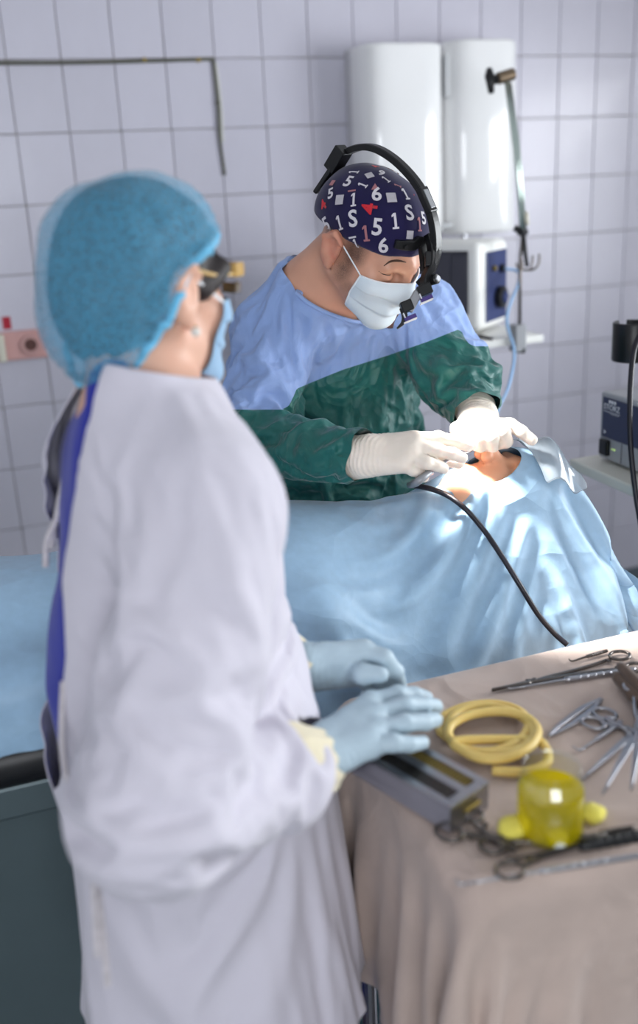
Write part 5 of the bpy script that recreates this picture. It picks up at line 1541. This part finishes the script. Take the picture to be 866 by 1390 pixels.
boxobj('lid_rail', (LW * .52 - .006, .012, LH), (LW * .52 + .006, LL - .012, LH + .003), 'steel', t, .001)
boxobj('lid_rail', (.010, -.001, LH), (LW - .010, .012, LH + .003), 'steel', t, .001); boxobj('lid_rail', (.010, LL - .012, LH), (LW - .010, LL + .001, LH + .003), 'steel', t, .001)
bm_ = bmesh.new(); box(bm_, (0, -.0011, -.001), (1, .0011, .001)); slat_me = bm_mesh(bm_); slat_me.materials.append(MATS['steel_dark'])
bm_ = bmesh.new(); box(bm_, (0, -.0011, -.001), (1, .0011, .001)); slat_me2 = bm_mesh(bm_); slat_me2.materials.append(MATS['brass'])
for xa, xb, me in ((.010, LW * .52 - .006, slat_me), (LW * .52 + .006, LW - .010, slat_me2)):
    for k in range(30):
        o = bpy.data.objects.new('lid_slat', me); COL.objects.link(o); o.parent = t
        o.location = (xa, .016 + k * (LL - .032) / 29, LH + .001); o.scale = (xb - xa, 1, 1)
cylobj('latch_pin', (LW * .5 - .012, -.003, .022), (LW * .5 + .012, -.003, .022), .003, 'brass', t, 10)
for xx in (.02, LW - .02): boxobj('hinge', (xx - .006, LL - .001, .012), (xx + .006, LL + .003, .026), 'steel_dark', t, .001)

# yellow rubber tubing: coils and a loose end
tp = []
for k in range(0, 38):
    q = k / 12 * 2 * math.pi + 2.4
    cxp, cyp = 656 + 3 * k / 12 * 2, 984 + 5 * k / 12
    r_ = 1.0 + .05 * math.sin(k * 1.3)
    tp.append(on(cxp + 58 * r_ * math.cos(q), cyp + 31 * r_ * math.sin(q), .007 + .004 * k / 12 + .002 * math.sin(q * 2)))
tp += [on(720, 1005, .012), on(740, 1015, .009), on(742, 1036, .008), on(712, 1048, .007), on(668, 1046, .007)]
tag(tubeobj('rubber_tubing', tp, .0062, 'rubber_tubing', None, 12, 5), 'coil of yellow rubber tubing beside the steel cassette', 'tubing')

# glass jar of yellow fluid
jb = on(746, 1128); jr = .0375
t = thing('glass_jar', 'glass jar half filled with bright yellow fluid on beige cloth', 'jar', (jb[0], jb[1], CT))
v, f = lathe_geo([(.0001, .0), (jr - .004, .0), (jr, .004), (jr, .062), (jr - .003, .070), (jr - .007, .075), (jr - .007, .084), (jr - .005, .086), (jr - .0065, .0865), (jr - .0085, .084), (jr - .0085, .074), (jr - .0045, .069), (jr - .0016, .061), (jr - .0016, .005), (jr - .005, .003), (.0001, .003)], 40)
new('jar_wall', pydata(v, f), 'jar_glass', t, True)
v, f = lathe_geo([(.0001, .0034), (jr - .0055, .0036), (jr - .002, .0056), (jr - .002, .056), (jr - .0035, .0555), (.0001, .0552)], 40)
new('fluid', pydata(v, f), 'yellow_liquid', t, True)
def lump(name, c, r, m, seed, label, cat, squash=.6):
    S = Sdf(); rg = np.random.default_rng(seed)
    S.ell(c, (r, r * .8, r * squash), None, .008)
    for k in range(6):
        d = rg.normal(size=3); d /= np.linalg.norm(d); S.ell(c + d * r * .55 * [1, 1, squash * .7], (r * .5, r * .5, r * .4), None, .006)
    S.plane((c[0], c[1], CT), (0, 0, -1), .002)
    V, Fq = skin(S, c - r * 2.2, c + r * 2.2, r / 8)
    V = V + vnormals(V, Fq) * (r * .03 * fbm(V, 6 / r, seed))[:, None]
    o = new(name, fastmesh(V - np.array([c[0], c[1], CT]), Fq), m, None, True); o.location = (c[0], c[1], CT); return tag(o, label, cat)
lump('gauze_swab', on(697, 1122, .008), .017, 'gauze_yellow', 3, 'crumpled yellow gauze swab between glass jar and dark clamps', 'gauze')
lump('gauze_swab', on(806, 1104, .008), .014, 'gauze_yellow', 5, 'small yellow gauze swab beside the fanned steel clamps', 'gauze')
lump('white_lump', on(757, 1140, .008), .011, 'cotton', 8, 'small white lump in front of the glass jar', 'cotton ball', .8)  # unidentified small white object, modelled as a soft lump

# instruments
def place(root, p0, p1):
    d = p1 - p0; root.location = (p0[0], p0[1], CT); root.rotation_euler = (0, 0, math.atan2(d[1], d[0])); return float(np.hypot(d[0], d[1]))
def flat_bar(name, pts, wid, th, m, parent, z=0.0):
    """flat tapered bar along a 2D polyline"""
    P = [np.array([p[0], p[1], z]) for p in smooth_path([(a_, b_, 0) for a_, b_ in pts], 5)]
    k = np.linspace(0, len(pts) - 1, len(P)); wd = np.interp(k, range(len(wid)), wid)
    v, f = [], []
    for i, p in enumerate(P):
        tt = P[min(i + 1, len(P) - 1)] - P[max(i - 1, 0)]; tt /= np.linalg.norm(tt); s_ = np.array([-tt[1], tt[0], 0])
        for u, w in ((-1, .0), (-1, .7), (-.6, 1), (.6, 1), (1, .7), (1, .0)): v.append(p + s_ * u * wd[i] / 2 + np.array([0, 0, w * th]))
    for i in range(len(P) - 1):
        for q in range(6): f.append((i * 6 + q, i * 6 + (q + 1) % 6, (i + 1) * 6 + (q + 1) % 6, (i + 1) * 6 + q))
    f.append(tuple(range(5, -1, -1))); f.append(tuple((len(P) - 1) * 6 + q for q in range(6)))
    return new(name, pydata(v, f), m, parent, True)
def ring(name, c, r, t_, m, parent, z=.004, el=1.25):
    pts = [(c[0] + r * el * math.cos(q), c[1] + r * math.sin(q), z) for q in np.linspace(0, 2 * math.pi, 25)[:-1]]
    v, f = tube_geo(pts, t_, 8, False, True); return new(name, pydata(v, f), m, parent, True)
def clamp(name, label, cat, p0, p1, m='steel', spread=.030, group=None, jaw=.28, tip='straight'):
    """ring-handled instrument, tip at p0, rings at p1"""
    t = thing(name, label, cat, group=group); L = place(t, p0, p1)
    pv = L * jaw
    for s in (-1, 1):
        flat_bar('shank', [(pv - .012, -s * .002), (pv + .02, s * .004), (L * .65, s * spread * .30), (L - .036, s * spread * .55)], [.007, .007, .0048, .0042], .0038, m, t, .001 if s > 0 else .0035)
        flat_bar('jaw', [(pv - .008, -s * .0025), (pv * .5, -s * .0022), (.0, -s * .0008)], [.0065, .0045, .0018], .0038, m, t, .0035 if s > 0 else .001)
        ring('finger_ring', (L - .018, s * spread * .62), .0125, .0026, m, t)
        boxobj('ratchet', (L - .046, s * spread * .50 - (.008 if s > 0 else 0), .003), (L - .040, s * spread * .50 + (0 if s > 0 else .008), .006), m, t, .0005)
    cylobj('pivot_screw', (pv, 0, .001), (pv, 0, .0082), .0036, m, t, 14, .0005)
    return t
def tweezers(name, label, cat, p0, p1, m='steel', group=None):
    t = thing(name, label, cat, group=group); L = place(t, p0, p1)
    for s in (-1, 1):
        flat_bar('blade', [(0, s * .0008), (L * .3, s * .005), (L * .7, s * .0058), (L, s * .001)], [.0022, .0065, .0085, .0050], .0016, m, t, .003)
    boxobj('heel', (L - .012, -.0035, .002), (L + .001, .0035, .0055), m, t, .001)
    boxobj('grip', (L * .38, -.0085, .0042), (L * .62, -.0055, .0052), m, t, .0004); boxobj('grip', (L * .38, .0055, .0042), (L * .62, .0085, .0052), m, t, .0004)
    return t
def handle_tool(name, label, cat, p0, p1, m='steel', r=.0042, hook=.012, group=None):
    """slim handled instrument: knurled grip, thin shaft, angled tip at p0"""
    t = thing(name, label, cat, group=group); L = place(t, p0, p1)
    z = r + .0005
    tubeobj('shaft', [(.008, 0, z * .7), (L * .40, 0, z), (L * .45, 0, z)], [.0016, .0018, .0028], m, t, 10, 4)
    tubeobj('grip', [(L * .44, 0, z), (L * .48, 0, z), (L * .93, 0, z), (L, 0, z)], [.0026, r, r, .0026], m, t, 12, 3)
    for k in range(5): tubeobj('grip_ring', [(L * (.55 + .06 * k), 0, z), (L * (.55 + .06 * k) + .002, 0, z)], r * 1.12, m, t, 12)
    tubeobj('working_tip', [(.009, 0, z * .7), (.003, 0, z * .8), (0, hook * .3, z), (-.001, hook, z + .002)], [.0016, .0015, .0013, .0010], m, t, 8, 4)
    return t
gsteel = 'steel instruments on the beige cloth'
clamp('artery_clamp', 'dark steel ring-handled clamp touching the cassette end', 'clamp', on(700, 1158), on(606, 1112), 'steel_dark', .034)
clamp('artery_clamp', 'dark steel clamp lying along the front edge of the cloth', 'clamp', on(862, 1128), on(660, 1172), 'steel_dark', .034)
handle_tool('suction_handle', 'black-handled slim instrument along the front cloth edge behind thin probe', 'instrument', on(690, 1172), on(905, 1136), 'black_satin', .0065, .004)
handle_tool('steel_probe', 'thin steel probe nearest the front hem of the beige cloth', 'probe', on(622, 1204), on(870, 1165), 'steel', .0032, .006)
tweezers('tweezers', 'bright steel tweezers lying alone between coil and fanned clamps', 'tweezers', on(744, 1003), on(816, 952))
clamp('needle_holder', 'long steel needle holder by the far hem of the cloth', 'needle holder', on(668, 940), on(866, 898), 'steel_dark', .032)
handle_tool('elevator_tool', 'steel elevator lying against the long needle holder', 'elevator', on(690, 938), on(862, 912), 'steel', .0040, .006)
handle_tool('steel_probe', 'thin dark probe behind the needle holder at the far hem', 'probe', on(775, 900), on(824, 886), 'steel_dark', .0028, .004)
for k, (a_, b_, lab) in enumerate(((( 790, 1062), (858, 1000), 'steel clamp of the fan, the one next to the yellow swab'), ((818, 1088), (864, 1004), 'middle steel clamp of the fan of three'), ((856, 1090), (868, 1005), 'steel clamp of the fan, farthest from the yellow swab'))):
    clamp('mosquito_clamp', lab, 'clamp', on(*a_), on(*(np.array(a_) + 1.75 * (np.array(b_) - np.array(a_)))), 'steel', .026, jaw=.55).location.z += .0075 * k
handle_tool('steel_hook', 'fine steel hook between tweezers and fanned clamps', 'hook', on(786, 1022), on(836, 990), 'steel', .0032, .010)
clamp('scissors', 'small steel scissors with rings near the tweezers', 'scissors', on(872, 1002), on(797, 972), 'steel', .024, jaw=.4)
# rolled brown wrap
rb = [on(838, 918, .012), on(856, 938, .013), on(880, 962, .013), on(905, 988, .012)]
t = thing('instrument_wrap', 'dark brown rolled instrument wrap at the far side of the table', 'wrap', tuple(rb[1]))
for k, (dx, dz, r_) in enumerate(((0, 0, .011), (.018, -.001, .0105), (.009, .012, .009))):
    o = tubeobj('fold', [p + np.array([dx, dx * .6, dz]) - rb[1] for p in rb], [r_ * .8, r_, r_, r_ * .85], 'brown_roll', t, 12, 5)

# handpiece on the drape and its long black cable
DV = VD
def drape_z(x, y, r=.03):
    d = np.hypot(DV[:, 0] - x, DV[:, 1] - y); m = d < r
    return float(DV[m, 2].max()) if m.any() else .9
def drape_hit(px, py, lift):
    """first point of the pixel's ray that meets the drape"""
    o = CAM; r = ray(px, py); v = DV - o; s = v @ r / (r @ r); d = np.linalg.norm(v - s[:, None] * r, axis=1)
    m = np.where(d < .016)[0]; i = m[np.argmin(s[m])] if len(m) else np.argmin(d)
    p = o + r * s[i]; return p - ray(px, py) * lift / np.linalg.norm(ray(px, py)) + np.array([0, 0, lift * .5])
cp = [drape_hit(px, py, .007) for px, py in ((556, 661), (580, 665), (605, 674), (630, 692), (655, 720), (680, 756), (705, 796), (730, 836), (752, 862))]
cp.append(drape_hit(770, 878, .007)); 
tag(tubeobj('drill_cable', cp, .0047, 'rubber_cable', None, 10, 8), 'long dark cable snaking down the blue drape from the handpiece', 'cable')
hd = [dep(612, 622, 1.53), dep(585, 640, 1.515), dep(565, 655, 1.505), cp[0]]
t = thing('handpiece', 'slim grey handpiece held in a cream glove above the drape', 'handpiece', tuple(hd[1]))
tubeobj('grip', [p - hd[1] for p in hd[1:]], [.006, .0065, .0056], 'gray_metal', t, 12, 5)
tubeobj('working_tip', [p - hd[1] for p in (dep(640, 612, 1.56), hd[0], hd[1])], [.0016, .0024, .0052], 'steel', t, 10, 5)
# clear incise film standing up beside the field
mat('film', srgb(170, 182, 192), rough=.12, var=.05, alpha=.55, coat=.5)
n_ = 14; v, f = [], []
for i in range(n_):
    for j in range(10):
        a_, b_ = i / (n_ - 1), j / 9
        p = np.array([PH[0] + .035 + .085 * a_, PH[1] + .045 - .13 * b_, 0])
        z_ = drape_z(p[0], p[1], .02); p[2] = z_ + .004 + .020 * math.sin(a_ * 3.1) * math.sin(b_ * 3.1) + .006 * math.sin(a_ * 9 + b_ * 5)
        v.append(p)
for i in range(n_ - 1):
    for j in range(9): f.append((i * 10 + j, (i + 1) * 10 + j, (i + 1) * 10 + j + 1, i * 10 + j + 1))
o = new('incise_film', pydata(v, f), 'film', None, True); tag(o, 'crumpled clear plastic film on the drape beside the operating field', 'film')
add_mod_solid(o, .0006); add_mod_subsurf(o, 1)
